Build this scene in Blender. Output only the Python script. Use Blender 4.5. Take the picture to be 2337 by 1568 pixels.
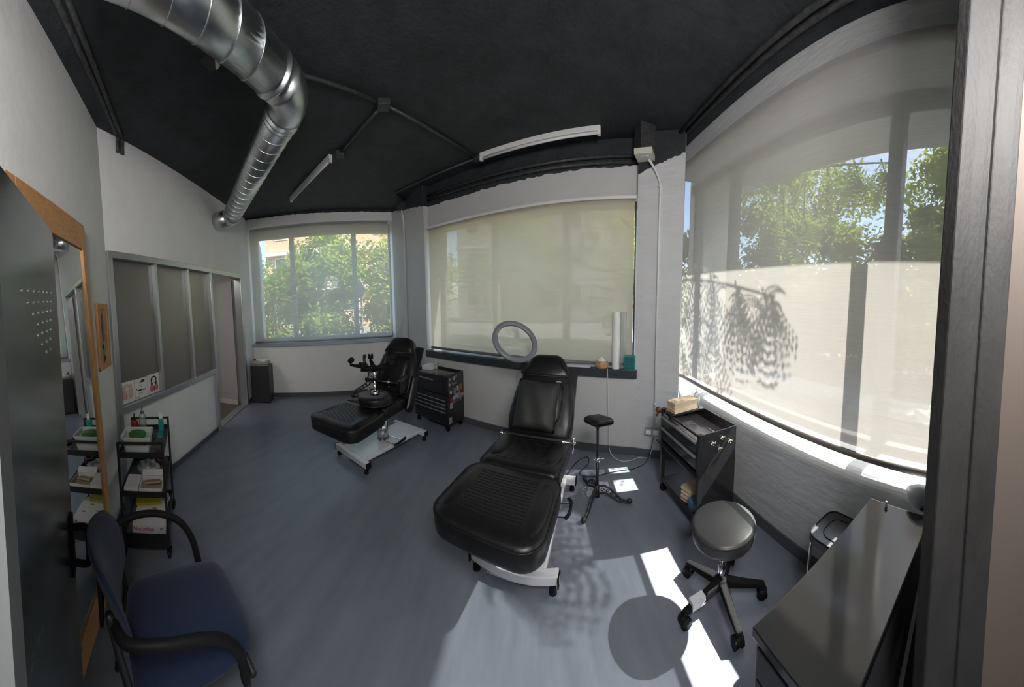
import bpy, bmesh, math, random
from mathutils import Matrix, Vector, Euler
random.seed(7)
D = bpy.data
C = bpy.context.scene.collection
PI = math.pi
rad = math.radians
for o in list(D.objects):
    D.objects.remove(o)
sc = bpy.context.scene

# ------------------------------------------------------------------ camera
cam_d = D.cameras.new('camera')
cam = D.objects.new('camera', cam_d)
C.objects.link(cam)
cam_d.type = 'PANO'
cam_d.panorama_type = 'CENTRAL_CYLINDRICAL'
F, CY = 655.0, 0.0863366
cam_d.central_cylindrical_range_u_min = -1168.5 / F
cam_d.central_cylindrical_range_u_max = 1168.5 / F
cam_d.central_cylindrical_range_v_min = -784 / F - CY
cam_d.central_cylindrical_range_v_max = 784 / F - CY
cam_d.central_cylindrical_radius = 1
cam_d.clip_start = 0.02
_c, _s = math.cos(-0.06949366), math.sin(-0.06949366)
_R = Matrix(((1, 0, 0), (0, _c, -_s), (0, _s, _c)))
_c, _s = math.cos(0.00951200), math.sin(0.00951200)
_A = Matrix(((_c, 0, -_s), (0, 1, 0), (_s, 0, _c)))
cam.matrix_world = Matrix.Translation((0, 0, 1.65)) @ (_R @ _A.transposed() @ Matrix.Rotation(PI / 2, 3, 'X')).to_4x4()
sc.camera = cam

# ------------------------------------------------------------------ view, world, sun
sc.view_settings.view_transform = 'Standard'
sc.view_settings.look = 'None'
sc.view_settings.gamma = 1
sc.view_settings.exposure = 1.38
sc.view_settings.use_curve_mapping = False
sc.cycles.use_denoising = True
sc.cycles.max_bounces = 14
sc.cycles.diffuse_bounces = 7
sc.cycles.transparent_max_bounces = 16
sc.cycles.sample_clamp_indirect = 6
sc.cycles.caustics_reflective = False
world = D.worlds.new('sky')
sc.world = world
world.use_nodes = True
_nt = world.node_tree
_bg = _nt.nodes['Background']
_sky = _nt.nodes.new('ShaderNodeTexSky')
_sky.sky_type = 'NISHITA'
_sky.sun_disc = False
_sky.sun_elevation = rad(46.8)
_sky.sun_rotation = rad(101)
_nt.links.new(_sky.outputs[0], _bg.inputs[0])
_bg.inputs[1].default_value = 0.42
SUN = Vector((0.98, -0.19, 1.01)).normalized()
sun_d = D.lights.new('sun', 'SUN')
sun_d.energy = 13
sun_d.angle = rad(0.55)
sun_d.color = (1.0, 0.96, 0.9)
sun = D.objects.new('sun', sun_d)
C.objects.link(sun)
sun.rotation_euler = SUN.to_track_quat('Z', 'Y').to_euler()
sun.location = (8, -2, 9)

H = 3.3

# ------------------------------------------------------------------ materials
def mat(name, col, rough=0.5, metal=0.0, var=0.0, vscale=8.0, bump=0.0, bscale=60.0, spec=0.5, col2=None, stretch=None, coat=0.0, rvar=0.0, sheen=0.0, emit=None, estr=1.0, trans=0.0, alpha=1.0):
    m = D.materials.new(name)
    m.use_nodes = True
    nt = m.node_tree
    b = nt.nodes['Principled BSDF']
    b.inputs['Base Color'].default_value = (*col, 1)
    b.inputs['Roughness'].default_value = rough
    b.inputs['Metallic'].default_value = metal
    b.inputs['Specular IOR Level'].default_value = spec
    b.inputs['Coat Weight'].default_value = coat
    b.inputs['Transmission Weight'].default_value = trans
    b.inputs['Alpha'].default_value = alpha
    if sheen:
        b.inputs['Sheen Weight'].default_value = sheen
    if emit:
        b.inputs['Emission Color'].default_value = (*emit, 1)
        b.inputs['Emission Strength'].default_value = estr
    tc = nt.nodes.new('ShaderNodeTexCoord')
    src = tc.outputs['Object']
    if stretch:
        mp = nt.nodes.new('ShaderNodeMapping')
        mp.inputs['Scale'].default_value = stretch[:3]
        if len(stretch) > 3:
            mp.inputs['Rotation'].default_value = (0, 0, stretch[3])
        nt.links.new(src, mp.inputs[0])
        src = mp.outputs[0]
    if var or rvar:
        n = nt.nodes.new('ShaderNodeTexNoise')
        n.inputs['Scale'].default_value = vscale
        n.inputs['Detail'].default_value = 6
        n.inputs['Roughness'].default_value = 0.62
        nt.links.new(src, n.inputs['Vector'])
        if var:
            r = nt.nodes.new('ShaderNodeValToRGB')
            r.color_ramp.elements[0].position = 0.32
            r.color_ramp.elements[1].position = 0.68
            c2 = col2 or tuple(min(1, c * (1 + var)) for c in col)
            c1 = col if col2 else tuple(c * (1 - var) for c in col)
            r.color_ramp.elements[0].color = (*c1, 1)
            r.color_ramp.elements[1].color = (*c2, 1)
            nt.links.new(n.outputs[0], r.inputs[0])
            nt.links.new(r.outputs[0], b.inputs['Base Color'])
        if rvar:
            mr = nt.nodes.new('ShaderNodeMapRange')
            mr.inputs['To Min'].default_value = max(0.02, rough - rvar)
            mr.inputs['To Max'].default_value = rough + rvar
            nt.links.new(n.outputs[0], mr.inputs[0])
            nt.links.new(mr.outputs[0], b.inputs['Roughness'])
    if bump:
        n2 = nt.nodes.new('ShaderNodeTexNoise')
        n2.inputs['Scale'].default_value = bscale
        n2.inputs['Detail'].default_value = 5
        nt.links.new(src, n2.inputs['Vector'])
        bp = nt.nodes.new('ShaderNodeBump')
        bp.inputs['Strength'].default_value = bump
        bp.inputs['Distance'].default_value = 0.01
        nt.links.new(n2.outputs[0], bp.inputs['Height'])
        nt.links.new(bp.outputs[0], b.inputs['Normal'])
    return m

def fabric_screen(name, col, transp, transl):
    """woven sun-screen fabric: holes let part of the view through, threads scatter the light"""
    m = D.materials.new(name)
    m.use_nodes = True
    nt = m.node_tree
    nt.nodes.clear()
    out = nt.nodes.new('ShaderNodeOutputMaterial')
    tr = nt.nodes.new('ShaderNodeBsdfTransparent')
    df = nt.nodes.new('ShaderNodeBsdfDiffuse')
    tl = nt.nodes.new('ShaderNodeBsdfTranslucent')
    df.inputs[0].default_value = (*col, 1)
    tl.inputs[0].default_value = (*col, 1)
    m1 = nt.nodes.new('ShaderNodeMixShader')
    m1.inputs[0].default_value = transl
    m2 = nt.nodes.new('ShaderNodeMixShader')
    nt.links.new(df.outputs[0], m1.inputs[1])
    nt.links.new(tl.outputs[0], m1.inputs[2])
    tc = nt.nodes.new('ShaderNodeTexCoord')
    mp = nt.nodes.new('ShaderNodeMapping')
    mp.inputs['Scale'].default_value = (3, 3, 260)
    n = nt.nodes.new('ShaderNodeTexNoise')
    n.inputs['Scale'].default_value = 1.0
    n.inputs['Detail'].default_value = 3
    mr = nt.nodes.new('ShaderNodeMapRange')
    mr.inputs['To Min'].default_value = 1 - transp * 1.25
    mr.inputs['To Max'].default_value = 1 - transp * 0.75
    nt.links.new(tc.outputs['Object'], mp.inputs[0])
    nt.links.new(mp.outputs[0], n.inputs['Vector'])
    nt.links.new(n.outputs[0], mr.inputs[0])
    nt.links.new(mr.outputs[0], m2.inputs[0])
    nt.links.new(tr.outputs[0], m2.inputs[1])
    nt.links.new(m1.outputs[0], m2.inputs[2])
    nt.links.new(m2.outputs[0], out.inputs[0])
    return m

def thin_glass(name, gloss, rough, tint=(1, 1, 1), body=None, bodyw=0.0):
    m = D.materials.new(name)
    m.use_nodes = True
    nt = m.node_tree
    nt.nodes.clear()
    out = nt.nodes.new('ShaderNodeOutputMaterial')
    tr = nt.nodes.new('ShaderNodeBsdfTransparent')
    tr.inputs[0].default_value = (*tint, 1)
    gl = nt.nodes.new('ShaderNodeBsdfGlossy')
    gl.inputs['Roughness'].default_value = rough
    mx = nt.nodes.new('ShaderNodeMixShader')
    lw = nt.nodes.new('ShaderNodeLayerWeight')
    lw.inputs[0].default_value = 0.25
    mr = nt.nodes.new('ShaderNodeMapRange')
    mr.inputs['To Min'].default_value = gloss
    mr.inputs['To Max'].default_value = min(1, gloss * 6)
    nt.links.new(lw.outputs['Fresnel'], mr.inputs[0])
    nt.links.new(mr.outputs[0], mx.inputs[0])
    src = tr.outputs[0]
    if bodyw:
        df = nt.nodes.new('ShaderNodeBsdfDiffuse')
        df.inputs[0].default_value = (*body, 1)
        m0 = nt.nodes.new('ShaderNodeMixShader')
        m0.inputs[0].default_value = bodyw
        nt.links.new(tr.outputs[0], m0.inputs[1])
        nt.links.new(df.outputs[0], m0.inputs[2])
        src = m0.outputs[0]
    nt.links.new(src, mx.inputs[1])
    nt.links.new(gl.outputs[0], mx.inputs[2])
    nt.links.new(mx.outputs[0], out.inputs[0])
    return m

def wood_mat(name, c1, c2, axis='Z', rough=0.45):
    m = D.materials.new(name)
    m.use_nodes = True
    nt = m.node_tree
    b = nt.nodes['Principled BSDF']
    b.inputs['Roughness'].default_value = rough
    tc = nt.nodes.new('ShaderNodeTexCoord')
    mp = nt.nodes.new('ShaderNodeMapping')
    sc3 = {'Z': (14, 14, 1.2), 'X': (1.2, 14, 14), 'Y': (14, 1.2, 14)}[axis]
    mp.inputs['Scale'].default_value = sc3
    n = nt.nodes.new('ShaderNodeTexNoise')
    n.inputs['Scale'].default_value = 3
    n.inputs['Detail'].default_value = 8
    n.inputs['Distortion'].default_value = 1.6
    r = nt.nodes.new('ShaderNodeValToRGB')
    r.color_ramp.elements[0].position = 0.35
    r.color_ramp.elements[1].position = 0.62
    r.color_ramp.elements[0].color = (*c1, 1)
    r.color_ramp.elements[1].color = (*c2, 1)
    v = nt.nodes.new('ShaderNodeTexVoronoi')
    v.inputs['Scale'].default_value = 4.2
    mp2 = nt.nodes.new('ShaderNodeMapping')
    mp2.inputs['Scale'].default_value = {'Z': (1.6, 1.6, .8), 'X': (.8, 1.6, 1.6), 'Y': (1.6, .8, 1.6)}[axis]
    kn = nt.nodes.new('ShaderNodeValToRGB')
    kn.color_ramp.elements[0].position = 0.05
    kn.color_ramp.elements[1].position = 0.11
    kn.color_ramp.elements[0].color = (0.35, 0.22, 0.15, 1)
    kn.color_ramp.elements[1].color = (1, 1, 1, 1)
    mx = nt.nodes.new('ShaderNodeMix')
    mx.data_type = 'RGBA'
    mx.blend_type = 'MULTIPLY'
    mx.inputs[0].default_value = 1
    nt.links.new(tc.outputs['Object'], mp.inputs[0])
    nt.links.new(tc.outputs['Object'], mp2.inputs[0])
    nt.links.new(mp2.outputs[0], v.inputs['Vector'])
    nt.links.new(v.outputs['Distance'], kn.inputs[0])
    nt.links.new(mp.outputs[0], n.inputs['Vector'])
    nt.links.new(n.outputs[0], r.inputs[0])
    nt.links.new(r.outputs[0], mx.inputs[6])
    nt.links.new(kn.outputs[0], mx.inputs[7])
    nt.links.new(mx.outputs[2], b.inputs['Base Color'])
    return m

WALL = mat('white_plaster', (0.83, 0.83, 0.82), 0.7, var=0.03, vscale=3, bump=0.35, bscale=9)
WALL_DIM = mat('dimmed_plaster', (0.56, 0.555, 0.55), 0.7, var=0.03, vscale=3, bump=0.4, bscale=9)  # grey tone put in to balance the added fill light on these walls
WALLR = mat('rough_dimmed_plaster', (0.58, 0.585, 0.60), 0.55, var=0.04, vscale=3, bump=0.9, bscale=6, stretch=(1, 1, 3))  # right walls greyed too, in place of shade the fill light removes
BLACKW = mat('charcoal_paint', (0.022, 0.0255, 0.031), 0.75, var=0.35, vscale=5, bump=0.7, bscale=22)
FLOOR = mat('blue_grey_vinyl', (0.17, 0.19, 0.235), 0.34, var=0.13, vscale=2.0, stretch=(4.5, 1.0, 1, -0.3), rvar=0.08, bump=0.04, bscale=30)
SKIRT = mat('grey_skirting', (0.085, 0.095, 0.11), 0.45)
ALU = mat('aluminium_paint', (0.55, 0.56, 0.58), 0.32, 0.75)
ALUG = mat('grey_metal_frame', (0.30, 0.32, 0.34), 0.4, 0.5)
CREAM = mat('cream_frame', (0.62, 0.60, 0.55), 0.5)
WFRAME = mat('grey_window_frame', (0.20, 0.205, 0.20), 0.5)
SILLD = mat('anthracite_sill', (0.035, 0.042, 0.052), 0.45, var=0.1)
GALV = mat('galvanised_steel', (0.60, 0.63, 0.65), 0.30, 1.0, var=0.05, vscale=30, rvar=0.05)
STEEL = mat('brushed_door_steel', (0.40, 0.44, 0.45), 0.24, 0.9, var=0.1, vscale=2, bump=0.12, bscale=3, rvar=0.1, stretch=(1, 1, 2.5))
JAMB = mat('dark_steel_jamb', (0.032, 0.031, 0.031), 0.66, 0.1, var=0.3, vscale=5, bump=0.25, bscale=90, stretch=(1, 1, 0.5))
CHROME = mat('chrome', (0.8, 0.8, 0.82), 0.08, 1.0)
VINYL = mat('black_upholstery', (0.008, 0.008, 0.009), 0.36, var=0.2, bump=0.12, bscale=26, spec=0.42)
VINYLG = mat('grey_black_vinyl', (0.042, 0.041, 0.044), 0.40, bump=0.05, bscale=300)
CUSH = mat('matt_black_cushion', (0.018, 0.019, 0.019), 0.6, bump=0.3, bscale=9)
BLKMET = mat('black_metal', (0.018, 0.018, 0.02), 0.38, var=0.1)
BLKGLS = mat('gloss_black_steel', (0.02, 0.02, 0.022), 0.16, coat=0.6)
BLKPL = mat('black_plastic', (0.012, 0.012, 0.013), 0.55, spec=0.14)
BLKMATT = mat('matt_black_nylon', (0.013, 0.013, 0.014), 0.8, spec=0.05)
IRON = mat('cast_iron', (0.02, 0.02, 0.021), 0.5, bump=0.3, bscale=80)
WHTMET = mat('white_enamel', (0.70, 0.71, 0.75), 0.22, coat=0.4)
BLUEF = mat('blue_fabric', (0.004, 0.015, 0.050), 0.9, var=0.2, vscale=260, bump=0.35, bscale=400, sheen=0.15)
PINE = wood_mat('pine_vertical', (0.52, 0.25, 0.09), (0.64, 0.34, 0.14), 'Z')
PINEX = wood_mat('pine_horizontal', (0.50, 0.24, 0.09), (0.62, 0.33, 0.14), 'X')
MIRROR = mat('mirror_glass', (0.85, 0.88, 0.88), 0.01, 1.0)
WHITEP = mat('white_plastic', (0.75, 0.75, 0.74), 0.4)
PAPER = mat('white_paper', (0.80, 0.79, 0.77), 0.8)
KRAFT = mat('cream_towels', (0.62, 0.50, 0.36), 0.85, var=0.12, vscale=5, stretch=(1, 1, 40))
CARD = mat('inside_carton', (0.42, 0.33, 0.24), 0.85)
CARTON = mat('white_carton', (0.72, 0.70, 0.68), 0.6)
TUBW = mat('translucent_tub', (0.64, 0.71, 0.65), 0.35, spec=0.4)
GREEN = mat('green_lid', (0.03, 0.16, 0.03), 0.45)
TEAL = mat('teal_plastic', (0.02, 0.30, 0.27), 0.4)
TEALD = mat('dark_teal', (0.02, 0.12, 0.12), 0.4)
RED = mat('red_plastic', (0.30, 0.015, 0.02), 0.35)
YEL = mat('yellow_pack', (0.45, 0.38, 0.02), 0.5)
BLUEP = mat('blue_pack', (0.10, 0.17, 0.30), 0.4)
BROWN = mat('brown_tape', (0.10, 0.045, 0.025), 0.4)
CLEARP = thin_glass('clear_plastic', 0.10, 0.2, (0.93, 0.95, 0.95), (0.7, 0.75, 0.75), 0.22)
PANE = thin_glass('window_glass', 0.035, 0.0, (0.96, 0.98, 0.97))
def frosted(name):
    m = D.materials.new(name)
    m.use_nodes = True
    nt = m.node_tree
    nt.nodes.clear()
    out = nt.nodes.new('ShaderNodeOutputMaterial')
    tl = nt.nodes.new('ShaderNodeBsdfTranslucent'); tl.inputs[0].default_value = (.66, .64, .58, 1)
    df = nt.nodes.new('ShaderNodeBsdfDiffuse'); df.inputs[0].default_value = (.10, .10, .095, 1)
    gl = nt.nodes.new('ShaderNodeBsdfGlossy'); gl.inputs['Roughness'].default_value = .34
    a = nt.nodes.new('ShaderNodeMixShader'); a.inputs[0].default_value = .5
    c = nt.nodes.new('ShaderNodeMixShader'); c.inputs[0].default_value = .14
    nt.links.new(tl.outputs[0], a.inputs[1]); nt.links.new(df.outputs[0], a.inputs[2])
    nt.links.new(a.outputs[0], c.inputs[1]); nt.links.new(gl.outputs[0], c.inputs[2])
    nt.links.new(c.outputs[0], out.inputs[0])
    return m
FROST = frosted('frosted_glass')
BRASS = mat('brass', (0.72, 0.64, 0.45), 0.2, 1.0)
GREYL = mat('charcoal_laminate', (0.03, 0.03, 0.034), 0.4, bump=0.05)
LAMT = mat('gloss_dark_laminate', (0.008, 0.008, 0.009), 0.09, spec=0.75)
RINGW = mat('ring_light_diffuser', (0.20, 0.205, 0.235), 0.35)
DIFW = wood_mat('light_wood_grain', (0.42, 0.20, 0.09), (0.60, 0.34, 0.18), 'X')
BAND = mat('aluminium_sill_strip', (0.42, 0.46, 0.52), 0.35, 0.6)

# ------------------------------------------------------------------ mesh builder
class B:
    def __init__(s, M=None):
        s.bm = bmesh.new()
        s.M = M or Matrix.Identity(4)
        s.mi = 0

    def _fin(s, vs, M=None):
        T = s.M @ M if M else s.M
        for v in vs:
            v.co = T @ v.co

    def _setmi(s, vs):
        if s.mi:
            fs = set()
            for v in vs:
                fs.update(v.link_faces)
            for f in fs:
                f.material_index = s.mi

    def box(s, c, size, rot=None, M=None, taper=None):
        r = bmesh.ops.create_cube(s.bm, size=1)['verts']
        for v in r:
            k = 1
            if taper and v.co.z > 0:
                k = taper
            v.co = Vector((v.co.x * size[0] * k, v.co.y * size[1] * k, v.co.z * size[2]))
        T = Matrix.Translation(c)
        if rot:
            T = T @ Euler(rot).to_matrix().to_4x4()
        if M:
            T = M @ T
        s._setmi(r)
        s._fin(r, T)
        return s

    def bb(s, x0, x1, y0, y1, z0, z1):
        return s.box(((x0 + x1) / 2, (y0 + y1) / 2, (z0 + z1) / 2), (x1 - x0, y1 - y0, z1 - z0))

    def cyl(s, p0, p1, r0, r1=None, seg=16, caps=True):
        p0, p1 = Vector(p0), Vector(p1)
        d = p1 - p0
        r = bmesh.ops.create_cone(s.bm, cap_ends=caps, segments=seg, radius1=r0, radius2=r0 if r1 is None else r1, depth=d.length)['verts']
        T = Matrix.Translation((p0 + p1) / 2) @ d.to_track_quat('Z', 'Y').to_matrix().to_4x4()
        s._setmi(r)
        s._fin(r, T)
        return s

    def sph(s, c, r, sc=(1, 1, 1), seg=16, M=None):
        v = bmesh.ops.create_uvsphere(s.bm, u_segments=seg, v_segments=max(6, seg // 2), radius=r)['verts']
        T = Matrix.Translation(c) @ Matrix.Diagonal((*sc, 1))
        if M:
            T = M @ T
        s._setmi(v)
        s._fin(v, T)
        return s

    def tube(s, pts, r, seg=10, closed=False, prof=None, up=None):
        """sweep a round (or given 2-D) profile along points"""
        pts = [Vector(p) for p in pts]
        n = len(pts)
        rings = []
        prev = None
        rr = r if isinstance(r, (list, tuple)) else [r] * n
        for i, p in enumerate(pts):
            if closed:
                t = (pts[(i + 1) % n] - pts[i - 1]).normalized()
            else:
                t = (pts[min(i + 1, n - 1)] - pts[max(i - 1, 0)]).normalized()
            if prev is None:
                a = Vector(up) if up else (Vector((0, 0, 1)) if abs(t.z) < 0.9 else Vector((1, 0, 0)))
            else:
                a = prev
            if up:
                a = Vector(up)
            a = (a - t * a.dot(t))
            if a.length < 1e-5:
                a = prev or Vector((1, 0, 0))
            a.normalize()
            prev = a
            b = t.cross(a)
            ring = []
            if prof:
                for (u, v) in prof:
                    ring.append(s.bm.verts.new(s.M @ (p + b * u + a * v)))
            else:
                for k in range(seg):
                    q = 2 * PI * k / seg
                    ring.append(s.bm.verts.new(s.M @ (p + (a * math.cos(q) + b * math.sin(q)) * rr[i])))
            rings.append(ring)
        m = len(rings[0])
        for i in range(n if closed else n - 1):
            A, Bq = rings[i], rings[(i + 1) % n]
            for k in range(m):
                f = s.bm.faces.new((A[k], A[(k + 1) % m], Bq[(k + 1) % m], Bq[k]))
                f.material_index = s.mi
        if not closed:
            for rg in (rings[0], rings[-1]):
                f = s.bm.faces.new(rg)
                f.material_index = s.mi
        return s

    def prism(s, poly, z0, z1):
        a = [s.bm.verts.new(s.M @ Vector((x, y, z0))) for x, y in poly]
        b = [s.bm.verts.new(s.M @ Vector((x, y, z1))) for x, y in poly]
        n = len(poly)
        fs = [s.bm.faces.new(a), s.bm.faces.new(b)]
        for i in range(n):
            fs.append(s.bm.faces.new((a[i], a[(i + 1) % n], b[(i + 1) % n], b[i])))
        for f in fs:
            f.material_index = s.mi
        return s

    def face(s, pts):
        f = s.bm.faces.new([s.bm.verts.new(s.M @ Vector(p)) for p in pts])
        f.material_index = s.mi
        return s

    def lathe(s, prof, seg=24, c=(0, 0, 0)):
        rings = []
        for r, z in prof:
            if r < 1e-5:
                rings.append([s.bm.verts.new(s.M @ (Vector(c) + Vector((0, 0, z))))])
            else:
                rings.append([s.bm.verts.new(s.M @ (Vector(c) + Vector((r * math.cos(2 * PI * k / seg), r * math.sin(2 * PI * k / seg), z)))) for k in range(seg)])
        for A, Bq in zip(rings, rings[1:]):
            if len(A) == 1 and len(Bq) == 1:
                continue
            for k in range(seg):
                k2 = (k + 1) % seg
                if len(A) == 1:
                    vs = (A[0], Bq[k], Bq[k2])
                elif len(Bq) == 1:
                    vs = (A[k], A[k2], Bq[0])
                else:
                    vs = (A[k], A[k2], Bq[k2], Bq[k])
                f = s.bm.faces.new(vs)
                f.material_index = s.mi
        return s

    def obj(s, name, m, parent=None, smooth=False, bevel=0, sub=0, norm=True, seg=2):
        me = D.meshes.new(name)
        if norm:
            bmesh.ops.recalc_face_normals(s.bm, faces=s.bm.faces)
        s.bm.to_mesh(me)
        s.bm.free()
        for x in (m if isinstance(m, (list, tuple)) else [m]):
            me.materials.append(x)
        o = D.objects.new(name, me)
        C.objects.link(o)
        if parent:
            o.parent = parent
        if smooth:
            for p in me.polygons:
                p.use_smooth = True
        if bevel:
            b = o.modifiers.new('bevel', 'BEVEL')
            b.width = bevel
            b.segments = seg
            b.limit_method = 'ANGLE'
            b.angle_limit = rad(35)
            if smooth or seg > 2:
                for p in me.polygons:
                    p.use_smooth = True
                w = o.modifiers.new('wn', 'WEIGHTED_NORMAL')
                w.keep_sharp = False
        if sub:
            ss = o.modifiers.new('sub', 'SUBSURF')
            ss.levels = ss.render_levels = sub
        return o

def arc(cx, cy, r, a0, a1, n):
    return [(cx + r * math.cos(rad(a0 + (a1 - a0) * i / n)), cy + r * math.sin(rad(a0 + (a1 - a0) * i / n))) for i in range(n + 1)]

def rrect(w, h, r, n=5):
    p = []
    for (sx, sy, a) in ((1, 1, 0), (-1, 1, 90), (-1, -1, 180), (1, -1, 270)):
        p += arc(sx * (w / 2 - r), sy * (h / 2 - r), r, a, a + 90, n)
    return p

def smoothp(pts, n=6, closed=False):
    P = [Vector(p) for p in pts]
    out = []
    m = len(P)
    for i in range(m if closed else m - 1):
        p1, p2 = P[i], P[(i + 1) % m]
        p0 = P[i - 1] if (i > 0 or closed) else p1
        p3 = P[(i + 2) % m] if (i + 2 < m or closed) else p2
        for k in range(n):
            t = k / n
            out.append(0.5 * ((2 * p1) + (p2 - p0) * t + (2 * p0 - 5 * p1 + 4 * p2 - p3) * t * t + (3 * p1 - p0 - 3 * p2 + p3) * t ** 3))
    if not closed:
        out.append(P[-1])
    return out

def tag(o, label=None, cat=None, group=None, kind=None):
    if label: o['label'] = label
    if cat: o['category'] = cat
    if group: o['group'] = group
    if kind: o['kind'] = kind
    return o

def thing(name, label, cat, loc=(0, 0, 0), rz=0, group=None, rot=None):
    o = D.objects.new(name, None)
    o.empty_display_size = 0.05
    C.objects.link(o)
    o.location = loc
    o.rotation_euler = rot if rot else (0, 0, rz)
    return tag(o, label, cat, group)

def struct(b, name, m, label=None, **k):
    o = b.obj(name, m, **k)
    return tag(o, label, None, None, 'structure')

def frame(ox, oy, xd, yd):
    M = Matrix.Identity(4)
    M[0][0], M[1][0] = xd
    M[0][1], M[1][1] = yd
    M[0][3], M[1][3] = ox, oy
    return M

FP = frame(-2.44, 0.42, (-.5273, .8497), (-.8497, -.5273))     # partition wall, y points outwards
FL = frame(-4.21, 3.27, (.81, .586), (-.586, .81))             # left window wall
FM = frame(-1.236, 4.03, (.8786, -.4776), (.4776, .8786))      # middle window wall
FR = frame(1.44, -.172, (.1184, .993), (.993, -.1184))         # right window wall
FQ = frame(-.295, -.613, (-.901, .434), (-.434, -.901))        # mirror wall, x runs towards the partition corner

def jag_wall(b, pts0, pts1, z0, zb0, zb1, z1, n=60, amp=0.012):
    """front skin of a wall from pts0 to pts1 (xy): white below a hand-painted rough line, charcoal above"""
    prev = None
    for i in range(n + 1):
        t = i / n
        x, y = pts0[0] + (pts1[0] - pts0[0]) * t, pts0[1] + (pts1[1] - pts0[1]) * t
        zb = zb0 + (zb1 - zb0) * t + random.uniform(-amp, amp)
        vs = [b.bm.verts.new(b.M @ Vector((x, y, z))) for z in (z0, zb, z1)]
        if prev:
            f = b.bm.faces.new((prev[0], vs[0], vs[1], prev[1]))
            f.material_index = 0
            f = b.bm.faces.new((prev[1], vs[1], vs[2], prev[2]))
            f.material_index = 1
        prev = vs

# ================================================================== SETTING
# floor and ceiling of the room
room = [(-2.55, .3), (-4.3, 3.2), (-2.0, 4.98), (-1.2, 4.45), (1.4, 3.1), (2.0, 2.95), (1.62, -.6), (.9, -.3), (-1, -.9)]
b = B(); b.prism([(-3.2, -1.3), (-5.0, 3.0), (-4.3, 3.6), (-2.0, 5.2), (-1.1, 4.35), (1.3, 3.05), (1.95, 2.95), (1.95, -1.3)], -.12, 0)
struct(b, 'floor', FLOOR)
b = B(); b.prism([(-3.2, -1.3), (-4.6, 3.2), (-2.0, 5.35), (-1.0, 4.7), (1.5, 3.5), (2.3, 3.3), (1.9, -1.3)], H, H + .2)
struct(b, 'ceiling', BLACKW)

# partition wall with glazing and doorway
b = B(FP)
b.bb(-.1, .03, 0, .1, 0, H); b.bb(.03, 2.93, 0, .1, 2.22, H); b.bb(.03, 1.86, .02, .08, 0, .82); b.bb(2.93, 3.5, 0, .1, 0, H)
struct(b, 'wall_partition', WALL)
pf = B(FP)
pf.bb(.0, 2.95, -.03, .11, 2.17, 2.23)          # head
pf.bb(.0, .06, -.025, .10, 0, 2.18)
for x in (.66, 1.28):
    pf.bb(x - .022, x + .022, -.012, .08, .85, 2.17)
pf.bb(.05, 1.86, -.02, .09, .80, .86)
pf.bb(1.80, 1.86, -.025, .10, 0, 2.18)
pf.bb(2.88, 2.95, -.025, .10, 0, 2.18)
pf.bb(.06, 1.8, -.006, .0, 0, .05)
PF = struct(pf, 'window_4', [ALU], bevel=.004)
for i, (x0, x1) in enumerate(((.06, .638), (.682, 1.258), (1.302, 1.80))):
    B(FP).bb(x0, x1, .03, .045, .86, 2.17).obj('pane', FROST, PF)
thr = B(FP).bb(1.86, 2.88, -.005, .11, 0, .012); struct(thr, 'trim_1', ALUG)
sk = B(FP).bb(.03, 1.8, -.012, .0, 0, .055); struct(sk, 'baseboard_partition', SKIRT)
sk = B(FP).bb(2.95, 3.2, -.012, .0, 0, .055); struct(sk, 'baseboard_door_corner', SKIRT)
CORR = mat('corridor_wall', (0.45, 0.44, 0.43), 0.7)
CFLOOR = mat('corridor_brown_floor', (0.11, 0.085, 0.065), 0.45, var=0.2, vscale=6, stretch=(1, 6, 1))
b = B(FP); b.prism([(1.3, .1), (3.0, .1), (3.0, 3.2), (-1.2, 3.2), (-1.2, .1)], -.10, .006); struct(b, 'floor_corridor', CFLOOR)
b = B(FP); b.bb(-1.2, 3.3, 3.2, 3.3, 0, 2.6); b.bb(-1.3, -1.2, .1, 3.3, 0, 2.6)
b.prism([(2.93, .11), (3.03, .11), (3.35, 3.2), (3.25, 3.2)], 0, 2.6)
struct(b, 'wall_corridor', CORR)
b = B(FP); b.bb(-1.3, 3.4, .1, 3.3, 2.6, 2.7); struct(b, 'ceiling_corridor', CORR)
cl_ = D.lights.new('corridor_fill', 'AREA'); cl_.energy = 8; cl_.size = .9; cl_.color = (1, .96, .88)  # added unseen light, so the frosted panes grow brighter towards the top
clo = D.objects.new('corridor_fill', cl_); C.objects.link(clo); clo.location = FP @ Vector((1.25, .95, 2.58))
# door leaf standing open behind the partition
b = B(FP); b.prism([(2.83, .13), (2.87, .13), (2.98, 1.0), (2.94, 1.0)], .01, 2.15)
struct(b, 'door_1', mat('grey_door_leaf', (0.36, 0.34, 0.33), 0.6))
b = B(FP); b.prism([(2.82, .13), (2.83, .13), (2.94, 1.0), (2.93, 1.0)], .01, .09)
struct(b, 'trim_2', mat('door_foot_strip', (0.5, 0.46, 0.42), 0.6))

# mirror wall
b = B(FQ); b.bb(-1.2, 2.44, 0, .12, 0, H); struct(b, 'wall_mirror_side', WALL)
b = B(FQ); b.bb(-.3, 2.38, -.012, 0, 0, .055); struct(b, 'baseboard_mirror_side', SKIRT)

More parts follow.
